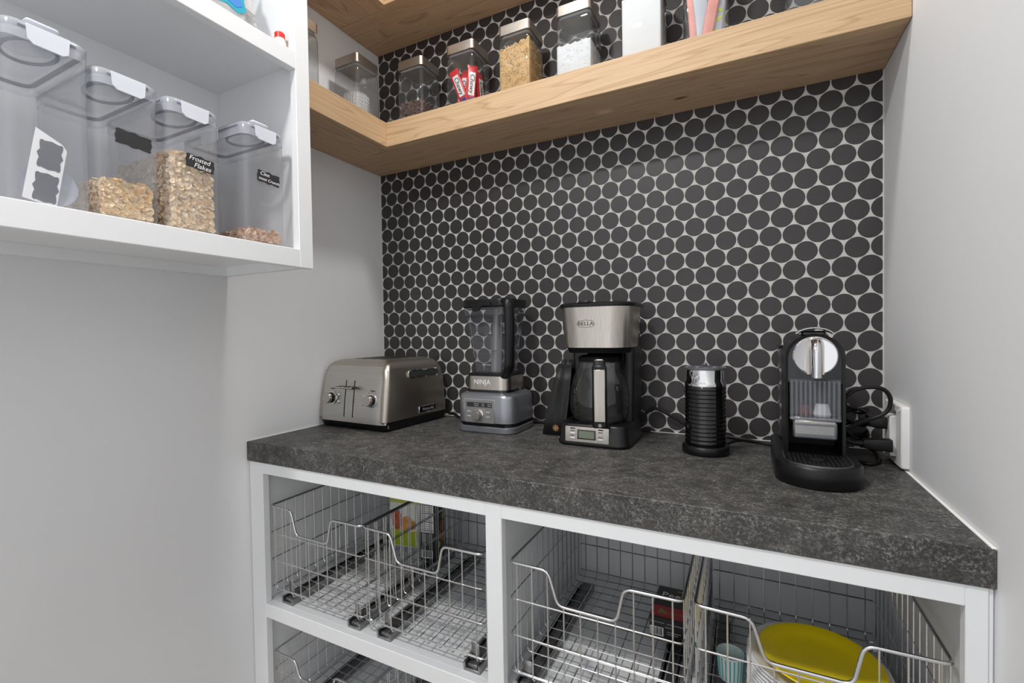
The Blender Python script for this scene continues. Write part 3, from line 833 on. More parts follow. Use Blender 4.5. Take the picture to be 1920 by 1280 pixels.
# ------------------------------------------------------------------ coffee bag
def coffee_bag():
    t = thing('coffee_bag', (0.778, -0.118, ZC), 'crumpled black coffee bag leaning beside the coffee maker', 'bag')
    rings = []
    for z, x0, x1, y0, y1 in ((0, -0.050, 0.016, -0.038, 0.034), (0.004, -0.052, 0.018, -0.040, 0.036), (0.05, -0.046, 0.019, -0.036, 0.036), (0.10, -0.037, 0.022, -0.028, 0.032), (0.150, -0.026, 0.024, -0.016, 0.026), (0.185, -0.017, 0.024, -0.004, 0.018), (0.190, -0.015, 0.024, 0.004, 0.012), (0.212, -0.008, 0.025, 0.006, 0.009)):
        n = 10; q = []
        for (ax, ay), (bx, by) in (((x0, y0), (x1, y0)), ((x1, y0), (x1, y1)), ((x1, y1), (x0, y1)), ((x0, y1), (x0, y0))):
            for i in range(n):
                u = i / n
                gx, gy = ax + (bx - ax) * u, ay + (by - ay) * u
                if ax == bx: gx += (-1 if ax > 0 else 1) * 0.014 * sin(pi * u) * min(1, z / 0.08)
                q.append((gx + random.uniform(-0.0008, 0.0008), gy + random.uniform(-0.0008, 0.0008), z))
        rings.append(q)
    MB().loft(rings, True, True).build('pouch', 'coffee_bag_black', t, smooth=60)
    MB().box(-0.018, 0.025, 0.000, 0.0125, 0.188, 0.199, 0.001).build('tin_tie', 'black_satin', t)
    MX = Matrix.Translation((-0.012, -0.0405, 0.022)) @ Matrix.Rotation(R(90), 4, 'X')
    b = MB()
    b.lathe([(0.0055, 0), (0.0075, 0.0), (0.0075, 0.0008), (0.0055, 0.0008), (0.0055, 0)], 24, cap0=False, cap1=False, M=MX)
    b.lathe([(0.0042, 0), (0.0042, 0.0008)], 20, M=MX)
    for k in range(8):
        a = 2 * pi * k / 8
        b.box(-0.0008, 0.0008, 0.0085, 0.0105, 0, 0.0008, M=MX @ Matrix.Rotation(a, 4, 'Z'))
    b.build('emblem', 'copper_print', t, smooth=0)
coffee_bag()

# ------------------------------------------------------------------ coffee maker and carafe
def coffee_maker():
    t = thing('coffee_maker', (0.8935, -0.1450, ZC), 'black and stainless drip coffee maker in the middle of the counter', 'coffee maker')
    MB().loft([rr(-0.092, 0.092, -0.102, 0.104, 0.0, 0.03, 7), rr(-0.0945, 0.0945, -0.1045, 0.106, 0.004, 0.032, 7), rr(-0.0945, 0.0945, -0.1045, 0.106, 0.008, 0.032, 7), rr(-0.0915, 0.0915, -0.1015, 0.104, 0.012, 0.030, 7), rr(-0.0895, 0.0895, -0.0985, 0.103, 0.050, 0.030, 7), rr(-0.0865, 0.0865, -0.0955, 0.102, 0.0545, 0.028, 7)]).build('base', 'black_satin', t)
    MB().lathe([(0.070, 0.054), (0.070, 0.0568), (0.067, 0.0575)], 40, c=(-0.0015, -0.02, 0)).build('hot_plate', 'black_gloss', t)
    pf = -0.1018
    A = Matrix.Translation((0, pf, 0.030)) @ Matrix.Rotation(R(-4.5), 4, 'X')
    pn = MB().loft([rrxz(-0.066, 0.047, -0.0185, 0.0195, 0.002, 0.001, 2), rrxz(-0.066, 0.047, -0.0185, 0.0195, -0.0016, 0.001, 2)], False, True, M=A).build('control_panel', 'steel_brushed', t)
    MB().box(-0.034, 0.014, -0.0020, 0.001, -0.0115, 0.0125, M=A).build('display_bezel', 'black_gloss', pn, smooth=0)
    MB().box(-0.030, 0.010, -0.0024, 0.001, -0.0085, 0.0095, M=A).build('display', 'lcd', pn, smooth=0)
    for u in (-0.053, 0.020):
        for z in (0.003, -0.009):
            MB().box(u, u + 0.013, -0.0032, 0.001, z - 0.0014, z + 0.0014, 0.0006, M=A).build('button', 'white_plastic', pn)
            MB().box(u, u + 0.012, -0.0020, 0.001, z + 0.0046, z + 0.0064, M=A).build('print_mark', 'dark_print', pn, smooth=0)
        MB().box(u, u + 0.013, -0.0022, 0.001, 0.0135, 0.0160, M=A).build('print_mark', 'black_matte', pn, smooth=0)
    MB().loft([rr(-0.0855, 0.0855, 0.035, 0.103, 0.050, 0.012, 4), rr(-0.0865, 0.0865, 0.010, 0.098, 0.26, 0.012, 4), rr(-0.0880, 0.0900, 0.0, 0.092, 0.352, 0.012, 4)]).build('tower', 'black_gloss', t)
    MB().loft([rr(0.060, 0.0885, -0.012, 0.098, 0.054, 0.010, 4), rr(0.062, 0.0915, -0.012, 0.098, 0.252, 0.010, 4)]).build('side_column', 'black_satin', t)
    MB().loft([rr(-0.078, 0.083, -0.078, 0.03, 0.236, (0.054, 0.054, 0.01, 0.01), 7), rr(-0.083, 0.088, -0.0835, 0.03, 0.252, (0.055, 0.055, 0.01, 0.01), 7)]).build('filter_underside', 'black_matte', t)
    hd = MB().loft([rr(-0.0865, 0.0925, -0.088, 0.034, 0.250, (0.055, 0.055, 0.004, 0.004), 10), rr(-0.0935, 0.1000, -0.096, 0.034, 0.354, (0.058, 0.058, 0.004, 0.004), 10)], True, True).build('steel_head', 'steel_brushed', t, smooth=50)
    MB().loft([rr(-0.0955, 0.1020, -0.098, 0.088, 0.3535, (0.058, 0.058, 0.03, 0.03), 10), rr(-0.0965, 0.1035, -0.099, 0.089, 0.356, (0.058, 0.058, 0.03, 0.03), 10), rr(-0.0965, 0.1035, -0.099, 0.089, 0.362, (0.058, 0.058, 0.03, 0.03), 10), rr(-0.092, 0.098, -0.094, 0.085, 0.3655, (0.055, 0.055, 0.03, 0.03), 10)]).build('lid', 'black_satin', t)
    MB().box(-0.030, 0.000, -0.101, -0.080, 0.362, 0.3685, 0.002).build('lid_tab', 'black_satin', t)
    yb = -0.0955
    lettering('BELLA', 0.0135, 'dark_print', hd, (-0.012, -0.0931, 0.311), (R(94.4), 0, 0), sx=1.15)
    hexa = [(-0.036, 0.311), (-0.030, 0.3185), (-0.012, 0.3205), (0.006, 0.3185), (0.012, 0.311), (0.006, 0.3035), (-0.012, 0.3015), (-0.030, 0.3035)]
    MB().tube([(x, -0.088 - (z - 0.25) * 0.0769 - 0.0003, z) for x, z in hexa], 0.0005, 4, closed=True).build('emblem_outline', 'dark_print', hd)
    MB().tube(smooth_path([(0.088, 0.085, 0.040), (0.098, 0.110, 0.058), (0.115, 0.122, 0.070), (0.135, 0.124, 0.066), (0.175, 0.122, 0.046), (0.215, 0.122, 0.022), (0.26, 0.122, 0.010), (0.33, 0.118, 0.0055), (0.40, 0.09, 0.0045), (0.46, 0.095, 0.0045), (0.53, 0.11, 0.0045)], 6), 0.0042, 8).build('power_cord', 'black_rubber', t)
    # the carafe lifts out of the machine
    c = thing('coffee_carafe', (0.8945, -0.1650, ZC + 0.0575), 'round glass coffee carafe with a black and steel handle', 'carafe')
    MB().lathe([(0.001, 0.001), (0.062, 0.001), (0.070, 0.006), (0.0765, 0.022), (0.0785, 0.048), (0.0765, 0.082), (0.070, 0.110), (0.060, 0.131), (0.0545, 0.142), (0.0535, 0.158)], 48, cap0=False, cap1=False).build('vessel', 'carafe_glass', c, smooth=60)
    MB().lathe([(0.0548, 0.138), (0.0552, 0.140), (0.0548, 0.152), (0.0540, 0.153)], 40, cap0=False, cap1=False).build('neck_band', 'jar_clear', c)
    MB().lathe([(0.0525, 0.150), (0.0545, 0.158), (0.0545, 0.166), (0.045, 0.171), (0.02, 0.173)], 40).build('lid', 'black_matte', c)
    d = Vector((0.277, -0.961, 0)); w = Vector((0.961, 0.277, 0))
    ang = math.atan2(d.y, d.x) + pi / 2
    A = Matrix.Rotation(ang, 4, 'Z')      # local -y now points along d
    h = MB()
    h.box(-0.018, 0.018, -0.108, -0.088, -0.004, 0.150, 0.004, M=A)
    h.box(-0.016, 0.016, -0.104, -0.050, 0.138, 0.152, 0.003, M=A)
    hd_ = h.build('handle', 'black_satin', c)
    MB().box(-0.0135, 0.0135, -0.1096, -0.100, 0.012, 0.140, 0.001, M=A).build('handle_inlay', 'steel_brushed', hd_)
    MB().lathe([(0.0045, 0), (0.0045, 0.0006)], 16, M=A @ Matrix.Translation((0, -0.1080, 0.0035)) @ Matrix.Rotation(R(90), 4, 'X')).build('screw', 'grey_print', hd_)
    MB().loft([[(A @ Vector(p))[:] for p in rr(-0.015, 0.015, -0.104, -0.075, z, 0.008, 4)] for z in (0.150, 0.162)] + [[(A @ Vector(p))[:] for p in rr(-0.012, 0.012, -0.098, -0.075, 0.166, 0.006, 4)]]).build('thumb_lever', 'black_gloss', c)
coffee_maker()

# ------------------------------------------------------------------ milk frother
def frother():
    t = thing('milk_frother', (1.1570, -0.1850, ZC), 'small black ribbed milk frother with a chrome collar', 'milk frother')
    MB().lathe([(0.050, 0), (0.0525, 0.003), (0.0525, 0.017), (0.050, 0.020), (0.046, 0.021)], 48).build('base', 'black_satin', t)
    prof = [(0.0440, 0.021)]
    n = 14; z0, z1 = 0.024, 0.160
    for i in range(n):
        a = z0 + (z1 - z0) * i / n; b = (z1 - z0) / n
        prof += [(0.0447, a), (0.0460, a + b * 0.25), (0.0460, a + b * 0.62), (0.0447, a + b * 0.92)]
    prof += [(0.0440, 0.160)]
    MB().lathe(prof, 48).build('body', 'black_gloss', t, smooth=25)
    MB().lathe([(0.0455, 0.159), (0.0462, 0.161), (0.0455, 0.167), (0.0420, 0.172), (0.0415, 0.198)], 48).build('collar', 'chrome', t, smooth=35)
    MB().lathe([(0.0455, 0.198), (0.0462, 0.200), (0.0455, 0.203), (0.030, 0.2055), (0.006, 0.206)], 48).build('lid', 'smoke_plastic', t)
    MB().lathe([(0.004, 0.205), (0.006, 0.209), (0.004, 0.213)], 16).build('lid_knob', 'smoke_plastic', t)
    d = Vector((-0.80, -0.60, 0)); a = math.atan2(d.y, d.x) + pi / 2
    A = Matrix.Rotation(a, 4, 'Z') @ Matrix.Translation((0, -0.0458, 0.062)) @ Matrix.Rotation(R(90), 4, 'X')
    MB().lathe([(0.0085, 0), (0.0085, 0.0022), (0.007, 0.0028), (0.0066, 0.0018), (0.0055, 0.0018), (0.0048, 0.003)], 24, M=A).build('button', 'black_satin', t)
    MB().tube(smooth_path([(0.035, 0.03, 0.012), (0.07, 0.075, 0.018), (0.11, 0.115, 0.008), (0.16, 0.12, 0.0045), (0.22, 0.135, 0.004), (0.27, 0.145, 0.02)], 6), 0.0032, 8).build('power_cord', 'black_rubber', t)
frother()

# ------------------------------------------------------------------ espresso machine
def espresso():
    t = thing('espresso_machine', (1.3640, -0.2700, ZC), 'slim black capsule espresso machine with a chrome disc front', 'espresso machine')
    # base: rounded front
    def base_ring(z, s=0.0):
        x0, x1 = -0.0705 + s, 0.0715 - s
        pts = []
        for i in range(25):
            a = pi + pi * i / 24
            pts.append((0.0005 + (0.071 - s) * cos(a), -0.058 + (0.066 - s) * sin(a) * 1.0, z))
        pts += [(x1, 0.10, z), (x1 - 0.004, 0.17 - s, z), (x0 + 0.004, 0.17 - s, z), (x0, 0.10, z)]
        return pts
    MB().loft([base_ring(0, 0.003), base_ring(0.003, 0), base_ring(0.036, 0.0), base_ring(0.0395, 0.0035)]).build('base', 'black_satin', t, smooth=45)
    def tray_ring(z, s=0.0):
        return [(0.0005 + (0.0555 - s) * cos(pi + pi * i / 20), -0.064 + (0.046 - s) * sin(pi + pi * i / 20), z) for i in range(21)] + [(0.056 - s, -0.004, z), (-0.055 + s, -0.004, z)]
    MB().loft([tray_ring(0.0385), tray_ring(0.0412), tray_ring(0.0412, 0.002), tray_ring(0.039, 0.002)], False, False).build('tray_rim', 'steel_wire', t)
    tr = MB().loft([tray_ring(0.0385, 0.0025), tray_ring(0.0402, 0.0025)], False, True).build('drip_tray', 'black_satin', t)
    sl = MB()
    for i in range(13):
        x = -0.044 + i * 0.0885 / 12
        yl = -0.064 - 0.036 * math.sqrt(max(0, 1 - (x / 0.054) ** 2))
        if abs(x) < 0.017:
            sl.box(x - 0.0013, x + 0.0013, yl + 0.002, -0.072, 0.0398, 0.0406)
            sl.box(x - 0.0013, x + 0.0013, -0.036, -0.012, 0.0398, 0.0406)
        else:
            sl.box(x - 0.0013, x + 0.0013, yl + 0.004, -0.048 + 0.006, 0.0398, 0.0406)
            sl.box(x - 0.0013, x + 0.0013, -0.036, -0.012, 0.0398, 0.0406)
    sl.lathe([(0.012, 0.0398), (0.012, 0.0407)], 24, c=(0.001, -0.054, 0))
    sl.build('tray_slots', 'dark_cavity', tr, smooth=0)
    # shell: arched tunnel
    def arch(hw, top, z0, n=20):
        r = hw; zs = top - 0.046
        q = [(-hw, z0)]
        for i in range(n + 1):
            a = pi - pi * i / n
            q.append((hw * cos(a), zs + 0.046 * sin(a) if hw > 0.03 else zs))
        q.append((hw, z0))
        return q
    out_ = arch(0.0505, 0.2800, 0.034); inn = arch(0.0455, 0.2750, 0.034)
    cx = 0.0018
    def rg(q, y): return [(x + cx, y, z) for x, z in q]
    sh = MB()
    sh.loft([rg(inn, -0.002), rg(inn, -0.0125), rg(out_, -0.0145), rg(out_, 0.11), rg(inn, 0.11)], False, False, closed=False)
    sh.build('shell', 'black_satin', t, smooth=35)
    # head face, dark glossy
    n = len(inn)
    face = [p for p in inn if p[1] >= 0.183]
    face = [(-0.0455, 0.183)] + [p for p in inn if p[1] > 0.19] + [(0.0455, 0.183)]
    MB().prism([(x + cx, z) for x, z in face][::-1], Matrix.Translation((0, 0.10, 0)) @ Matrix.Rotation(R(90), 4, 'X'), 0.108).build('head_face', 'navy_gloss', t, smooth=30)
    MB().box(-0.0455 + cx, 0.0455 + cx, 0.088, 0.10, 0.036, 0.184).build('rear_wall', 'dark_cavity', t, smooth=0)
    DC = Matrix.Translation((0.0025, -0.0075, 0.2365)) @ Matrix.Rotation(R(90), 4, 'X')
    MB().lathe([(0.0385, 0), (0.0385, 0.005), (0.0365, 0.0065), (0.034, 0.0055), (0.001, 0.0055)], 48, M=DC, cap1=False).build('chrome_disc', 'chrome', t, smooth=35)
    nz = MB()
    nz.box(-0.0145, 0.0145, 0.000, 0.003, -0.0355, 0.020, M=Matrix.Translation((0.0025, -0.0165, 0.2365)))
    arcp = [(0.0145 * cos(pi * i / 12), 0.020 + 0.0145 * sin(pi * i / 12)) for i in range(13)]
    MB().prism([(-0.0145, -0.0365)] + [(0.0145, -0.0365)] + arcp, Matrix.Translation((0.0025, -0.0125, 0.2365)) @ Matrix.Rotation(R(90), 4, 'X'), 0.006).build('spout_plate', 'steel_brushed', t, smooth=30)
    MB().tube(round_path([(0.0025, -0.020, 0.262), (0.0025, -0.034, 0.252), (0.0025, -0.038, 0.225), (0.0025, -0.034, 0.196)], 0.012, 4), 0.0095, 16).build('spout', 'chrome', t)
    # capsule bin: ribbed clear box
    rib = MB(); pts = []
    k = 11; w0, w1 = -0.0430 + cx, 0.0430 + cx
    for i in range(k * 6 + 1):
        u = i / (k * 6); ph = abs(sin(pi * k * u))
        pts.append((w0 + (w1 - w0) * u, -0.016 - 0.0040 * ph))
    ringo = lambda z, dy=0: [(x, y + dy, z) for x, y in pts]
    rib.loft([ringo(0.112), ringo(0.1865), [(x, y + 0.010, 0.1895) for x, y in pts]], False, False, closed=False)
    rib.build('capsule_bin', 'ribbed_clear', t, smooth=60)
    MB().box(w0 + 0.001, w1 - 0.001, 0.012, 0.07, 0.112, 0.184, 0.003).build('bin_interior', 'black_satin', t)
    MB().lathe([(0.014, 0), (0.016, 0.004), (0.011, 0.024), (0.009, 0.025)], 24, c=(0.016, 0.006, 0.1145)).build('capsule', 'white_plastic', t)
    MB().lathe([(0.013, 0), (0.015, 0.004), (0.010, 0.022), (0.008, 0.023)], 24, c=(-0.013, 0.008, 0.1145)).build('capsule', 'capsule_red', t)
    MB().box(w0 - 0.0005, w1 + 0.0005, -0.0215, -0.008, 0.1075, 0.114, 0.0025).build('bin_lip', 'ribbed_clear', t)
    bx = MB()
    bx.box(-0.0375 + cx, 0.0365 + cx, -0.0205, 0.06, 0.0725, 0.1065, 0.003)
    bx.build('cup_support', 'ribbed_clear', t)
    MB().box(-0.036 + cx, 0.035 + cx, -0.0190, 0.058, 0.100, 0.1085, 0.002).build('support_plate', 'steel_brushed', t)
    MB().box(-0.035 + cx, 0.034 + cx, -0.012, 0.058, 0.078, 0.0985, 0.002).build('support_core', 'steel_warm', t)
    # lever on the top
    MB().tube([(0.0015 + 0.034 * cos(pi - pi * (i + 2) / 16), -0.004, 0.2735 + 0.0185 * sin(pi - pi * (i + 2) / 16)) for i in range(13)], 0.0040, 10, sq=(0.55, 2.6)).build('lever', 'chrome', t)
    MB().box(-0.020, 0.022, -0.002, 0.06, 0.276, 0.286, 0.003).build('lever_hinge', 'black_gloss', t)
    # clear water tank behind
    MB().loft([rr(-0.0510, 0.0520, 0.115, 0.205, z, 0.012, 4) for z in (0.045, 0.245)], False, False).build('water_tank', 'jar_clear', t)
    MB().loft([rr(-0.0515, 0.0525, 0.113, 0.207, z, 0.012, 4) for z in (0.245, 0.252)]).build('tank_lid', 'black_satin', t)
    MB().loft([rr(-0.0515, 0.0525, 0.110, 0.207, z, 0.012, 4) for z in (0.0, 0.045)]).build('tank_seat', 'black_satin', t)
    return t
espresso()

# ------------------------------------------------------------------ outlet and cord bundle
ol = thing('wall_outlet', (RX, -0.130, 0.980), 'white outlet cover and open metal box with black plugs on the wall', 'outlet')
def yz(y0, y1, z0, z1, x, r, n=4):
    return [(x, a, b) for a, b, _ in rr(y0, y1, z0, z1, 0, r, n)]
fr_o = lambda x, s=0: yz(-0.064 + s, 0.062 - s, -0.0605 + s, 0.0655 - s, x, 0.005)
fr_i = lambda x: yz(-0.029, 0.040, -0.050, 0.052, x, 0.003)
MB().loft([fr_o(-0.0004), fr_o(-0.012), fr_o(-0.014, 0.002), fr_i(-0.014), fr_i(-0.0004)], False, False).build('cover_frame', 'white_plastic', ol)
MB().box(-0.003, -0.0006, -0.029, 0.040, -0.050, 0.052).build('metal_box', 'chrome', ol, smooth=0)
rc = MB().box(-0.022, -0.003, -0.016, 0.020, -0.046, 0.040, 0.002).build('receptacle', 'white_plastic', ol)
MB().box(-0.0245, -0.022, -0.019, 0.023, -0.036, -0.030, 0.001).build('yoke_strap', 'steel_wire', rc)
def cord(pts, r, label):
    o = MB().tube(smooth_path(pts, 7), r, 8).build('power_cord', 'black_rubber')
    tag(o, label, 'cord', 'black cords bundled beside the espresso machine')
    return o
def plug(o, y, z, ln):
    x0 = RX - 0.0222
    pl = MB().loft([[(x0 + x, y + a * k, z + b * k) for a, b, _ in rr(-0.013, 0.013, -0.0125, 0.0125, 0, 0.004, 3)] for x, k in ((0, 1.0), (-ln * 0.6, 0.95), (-ln, 0.72))]).build('plug', 'black_satin', o)
    MB().cyl((x0 - ln, y, z), (x0 - ln - 0.018, y, z - 0.001), 0.0075, 12, 0.0055).build('strain_relief', 'black_rubber', pl)
c_a = cord([(1.440, -0.130, 1.030), (1.437, -0.150, 1.055), (1.457, -0.150, 1.073), (1.483, -0.150, 1.079), (1.503, -0.150, 1.075), (1.514, -0.150, 1.058), (1.512, -0.150, 1.035), (1.498, -0.150, 1.020), (1.465, -0.150, 1.003), (1.436, -0.15, 0.985)], 0.0042, 'black cord looping high beside the outlet cover')
c_b = cord([(1.452, -0.160, 0.959), (1.440, -0.158, 0.962), (1.430, -0.148, 0.972), (1.432, -0.125, 0.985)], 0.0042, 'black cord running into the nearer bulky plug')
cord([(1.436, -0.120, 0.955), (1.452, -0.150, 0.922), (1.474, -0.172, 0.9200), (1.497, -0.140, 0.9200), (1.506, -0.075, 0.921), (1.490, -0.03, 0.935), (1.445, -0.035, 0.965)], 0.0042, 'black cord drooping in a loop onto the counter')
plug(c_b, -0.160, 0.960, 0.048)
for i, lab in enumerate(('black cord coiled lowest in the bundle behind the plugs', 'black cord coiled midway in the bundle behind the plugs', 'black cord coiled uppermost in the bundle behind the plugs')):
    z = 0.955 + 0.028 * i; s = 0.85 + 0.1 * i
    c_k = cord([(1.432, -0.060 - 0.010 * i, z - 0.01), (1.455, -0.085, z + 0.006), (1.480, -0.088, z + 0.012), (1.492, -0.070, z + 0.006), (1.478, -0.045, z - 0.004), (1.450, -0.045, z + 0.010), (1.430, -0.062, z + 0.022), (1.445, -0.090, z + 0.018), (1.470 + 0.006 * i, -0.098, z + 0.0 + 0.004 * i), (1.4805, -0.118 + 0.0 * i, z + 0.024 - 0.012 * i)], 0.0036, lab)
    if i == 2:
        plug(c_k, -0.118, 1.000, 0.030)

# ------------------------------------------------------------------ cereal containers in the wall cabinet
ZS = 1.4083
def plaque(w, h):
    """chalk label outline with scooped corners and a small point in each long side"""
    q = []
    a, b = w / 2, h / 2; c = h * 0.16
    corner = [(a - c * 1.6, b), (a - c * 1.2, b - c * 0.1), (a - c * 0.6, b - c * 0.15), (a - c * 0.15, b - c * 0.6), (a - c * 0.45, b - c * 1.2), (a - c * 0.3, b - c * 1.9), (a, 0)]
    right_top = [(0, b * 1.08), (w * 0.06, b * 1.0), (w * 0.16, b * 0.86), (w * 0.26, b * 0.94)] + corner[1:]
    q = list(right_top)
    q += [(x, -y) for x, y in reversed(right_top[:-1])]
    q += [(-x, -y) for x, y in right_top[1:]]
    q += [(-x, y) for x, y in reversed(right_top[1:-1])]
    return q
def flakes(mb, n, lo, hi, size, faces):
    """curled flakes lying against the container walls and heaped on top"""
    for _ in range(n):
        f = random.choices(range(len(faces)), weights=[q[1] for q in faces])[0]
        kind = faces[f][0]
        x = random.uniform(lo[0], hi[0]); y = random.uniform(lo[1], hi[1]); z = random.uniform(lo[2], hi[2])
        if kind == 'x': x = hi[0] - random.uniform(0, 0.006); rot = Matrix.Rotation(R(90), 4, 'Y')
        elif kind == 'y': y = lo[1] + random.uniform(0, 0.006); rot = Matrix.Rotation(R(90), 4, 'X')
        else: z = hi[2] + random.uniform(-0.004, 0.006); rot = Matrix.Identity(4)
        A = Matrix.Translation((x, y, z)) @ rot @ Matrix.Rotation(random.uniform(-0.6, 0.6), 4, 'X') @ Matrix.Rotation(random.uniform(-0.6, 0.6), 4, 'Y') @ Matrix.Rotation(random.uniform(0, 6.28), 4, 'Z')
        s = size * random.uniform(0.6, 1.2); c = s * random.uniform(0.1, 0.35)
        vs = [(0, 0, 0)] + [(s * random.uniform(0.75, 1.1) * cos(2 * pi * k / 7), s * random.uniform(0.6, 1.0) * sin(2 * pi * k / 7), c * (cos(2 * pi * k / 7) ** 2)) for k in range(7)]
        mb.add(vs, [(0, k + 1, (k + 1) % 7 + 1) for k in range(7)], A)
def container(y1, label, side_latch=False, w=0.094, x1=0.298, depth=0.225, h=0.245, top=False):
    y0 = y1 - w; x0 = x1 - depth
    cx, cy = (x0 + x1) / 2, (y0 + y1) / 2
    t = thing('food_container', (cx, cy, ZS), label, 'container', group='clear cereal containers in the wall cabinet')
    hx, hy = depth / 2, w / 2
    def rg(z, s, r=0.011): return rr(-hx + s, hx - s, -hy + s, hy - s, z, r, 6)
    MB().loft([rg(0.003, 0.006, 0.009), rg(0.0, 0.004, 0.009), rg(0.004, 0.0025), rg(h - 0.022, 0.0, 0.014)], True, False).build('tub', 'tub_plastic', t, smooth=50)
    lid = MB().loft([rg(h - 0.028, -0.0010, 0.017), rg(h - 0.006, -0.0018, 0.018), rg(h - 0.001, 0.001, 0.018), rg(h, 0.006, 0.016)], False, True).build('lid', 'lid_plastic', t, smooth=50)
    MB().tube(rg(h - 0.010, 0.0012, 0.018), 0.0036, 6, closed=True).build('gasket', 'gasket', lid)
    MB().tube([(0.045 + 0.047 * cos(2 * pi * i / 28), 0.031 * sin(2 * pi * i / 28), h - 0.014) for i in range(28)], 0.0030, 6, closed=True).build('pour_seal', 'gasket', lid)
    MB().loft([[(0.045 + 0.050 * s * cos(2 * pi * i / 28), 0.034 * s * sin(2 * pi * i / 28), z) for i in range(28)] for s, z in ((1, h - 0.002), (1, h + 0.006), (0.9, h + 0.008))], False, True).build('flip_cap', 'lid_plastic', lid)
    if top: MB().box(0.075, 0.100, -0.020, 0.020, h + 0.007, h + 0.014, 0.003).build('flip_tab', 'latch_plastic', lid)
    def latch(rz, off, wd):
        M = Matrix.Rotation(rz, 4, 'Z')
        poly = [(-wd / 2, 0.002), (-wd / 2 + 0.002, -0.020), (-wd / 2 + 0.008, -0.0255), (wd / 2 - 0.008, -0.0265), (wd / 2 - 0.002, -0.022), (wd / 2, 0.002)]
        A = M @ Matrix.Translation((off + 0.0020, 0, h - 0.006)) @ Matrix.Rotation(R(90), 4, 'Z') @ Matrix.Rotation(R(90), 4, 'X')
        MB().prism(poly, A, 0.003).build('latch', 'latch_plastic', lid, smooth=0)
    latch(0, hx, 0.050)
    if side_latch: latch(R(-90), hy, 0.06)
    return t, (x0, x1, y0, y1)
def wall_label(t, box, zc, w, h, lines, m='chalk_black', dy=0.0, rollr=-4):
    x0, x1, y0, y1 = box
    cx, cy = (x0 + x1) / 2, (y0 + y1) / 2
    A = Matrix.Translation((x1 - cx + 0.0006, (y0 + y1) / 2 - cy + dy, zc - ZS)) @ Matrix.Rotation(R(90), 4, 'Z') @ Matrix.Rotation(R(90), 4, 'X') @ Matrix.Rotation(R(rollr), 4, 'Z')
    lb = MB().prism(plaque(w, h), A, 0.0006).build('chalk_label', m, t, smooth=0)
    for s, size, oy, ox in lines:
        me = text_mesh(s, size, 0.25, 0.0002)
        o = link('handwriting', me, 'white_print', lb)
        o.matrix_local = A @ Matrix.Translation((ox, oy, 0.0009))
t1, b1 = container(-0.9990, 'empty clear container holding a sheet of blank chalk labels', top=True, w=0.101, h=0.268)
t2, b2 = container(-0.9000, 'clear container with a blank black label, half full of corn flakes', w=0.0945, h=0.248)
wall_label(t2, b2, 1.548, 0.055, 0.026, [], dy=0.006)
t3, b3 = container(-0.7910, 'clear container nearly full of cereal with a two-line handwritten label', w=0.097, h=0.246)
wall_label(t3, b3, 1.543, 0.054, 0.026, [('Frosted', 0.0125, 0.0058, -0.002), ('Flakes', 0.0130, -0.0062, 0.004)], dy=0.008)
t4, b4 = container(-0.6430, 'clear container with a little cereal left, beside the cabinet end panel', side_latch=True, top=True, w=0.099, h=0.258)
wall_label(t4, b4, 1.556, 0.055, 0.026, [('Cinn', 0.0115, 0.0060, -0.010), ('toast Crunch', 0.0092, -0.0052, 0.001)], dy=0.006)
def fill(b, z1, m, label, n, size, faces=(('x', 4), ('y', 5), ('z', 5)), amp=0.004):
    x0, x1, y0, y1 = b; g = 0.0062
    x0 += g; x1 -= g; y0 += g; y1 -= g
    mb = MB()
    e = 0.012
    mb.loft([rr(x0 + e, x1 - e, y0 + e, y1 - e, ZS + 0.0052, 0.008, 3), rr(x0 + e, x1 - e, y0 + e, y1 - e, z1 - 0.008, 0.008, 3)])
    flakes(mb, n, (x0 + 0.006, y0 + 0.006, ZS + 0.011), (x1 - 0.004, y1 - 0.006, z1 - 0.003), size, faces)
    o = mb.build('cereal_flakes', m, None, smooth=0)
    return tag(o, label, 'cereal', kind='stuff')
fill(b2, 1.476, 'flake_gold', 'golden corn flakes half filling the container with the blank label', 2200, 0.0062)
fill(b3, 1.556, 'flake_tan', 'pale frosted flakes filling the container with the two-line label', 3800, 0.0058)
fill(b4, 1.440, 'flake_brown', 'shallow layer of brown cinnamon cereal squares in the end container', 1100, 0.0068, (('x', 2), ('y', 2), ('z', 6)))
# label sheet and scoop inside the empty container
sh_t = thing('label_sheet', (0.268, -1.0545, ZS + 0.006), 'white paper sheet with two blank chalk labels inside the empty container', 'paper', rz=R(90))
A = Matrix.Translation((0, 0, 0)) @ Matrix.Rotation(R(87), 4, 'X') @ Matrix.Rotation(R(-8), 4, 'Z')
MB().prism([(-0.021, 0.006), (0.019, 0.002), (0.0225, 0.10), (0.016, 0.108), (-0.017, 0.121)], A, 0.0005).build('sheet', 'paper_white', sh_t, smooth=0)
for cz_ in (0.030, 0.083):
    MB().prism([(y, x) for x, y in plaque(0.047, 0.029)][::-1], A @ Matrix.Translation((0.0035, cz_, 0.0005)), 0.0005).build('chalk_label', 'chalk_grey', sh_t, smooth=0)
sc_ = thing('measuring_scoop', (0.253, -1.0390, ZS + 0.006), 'round translucent plastic scoop inside the empty container', 'scoop', rz=R(84))
MB().lathe([(0.001, 0.0), (0.030, 0.0005), (0.0335, 0.003), (0.0345, 0.006), (0.0335, 0.006), (0.031, 0.004), (0.001, 0.002)], 32, cap0=False, cap1=False, M=Matrix.Translation((0, 0, 0.035)) @ Matrix.Rotation(R(80), 4, 'X')).build('bowl', 'scoop_plastic', sc_)
MB().box(-0.006, 0.006, 0.002, 0.005, 0.066, 0.080, 0.001).build('handle', 'scoop_plastic', sc_)

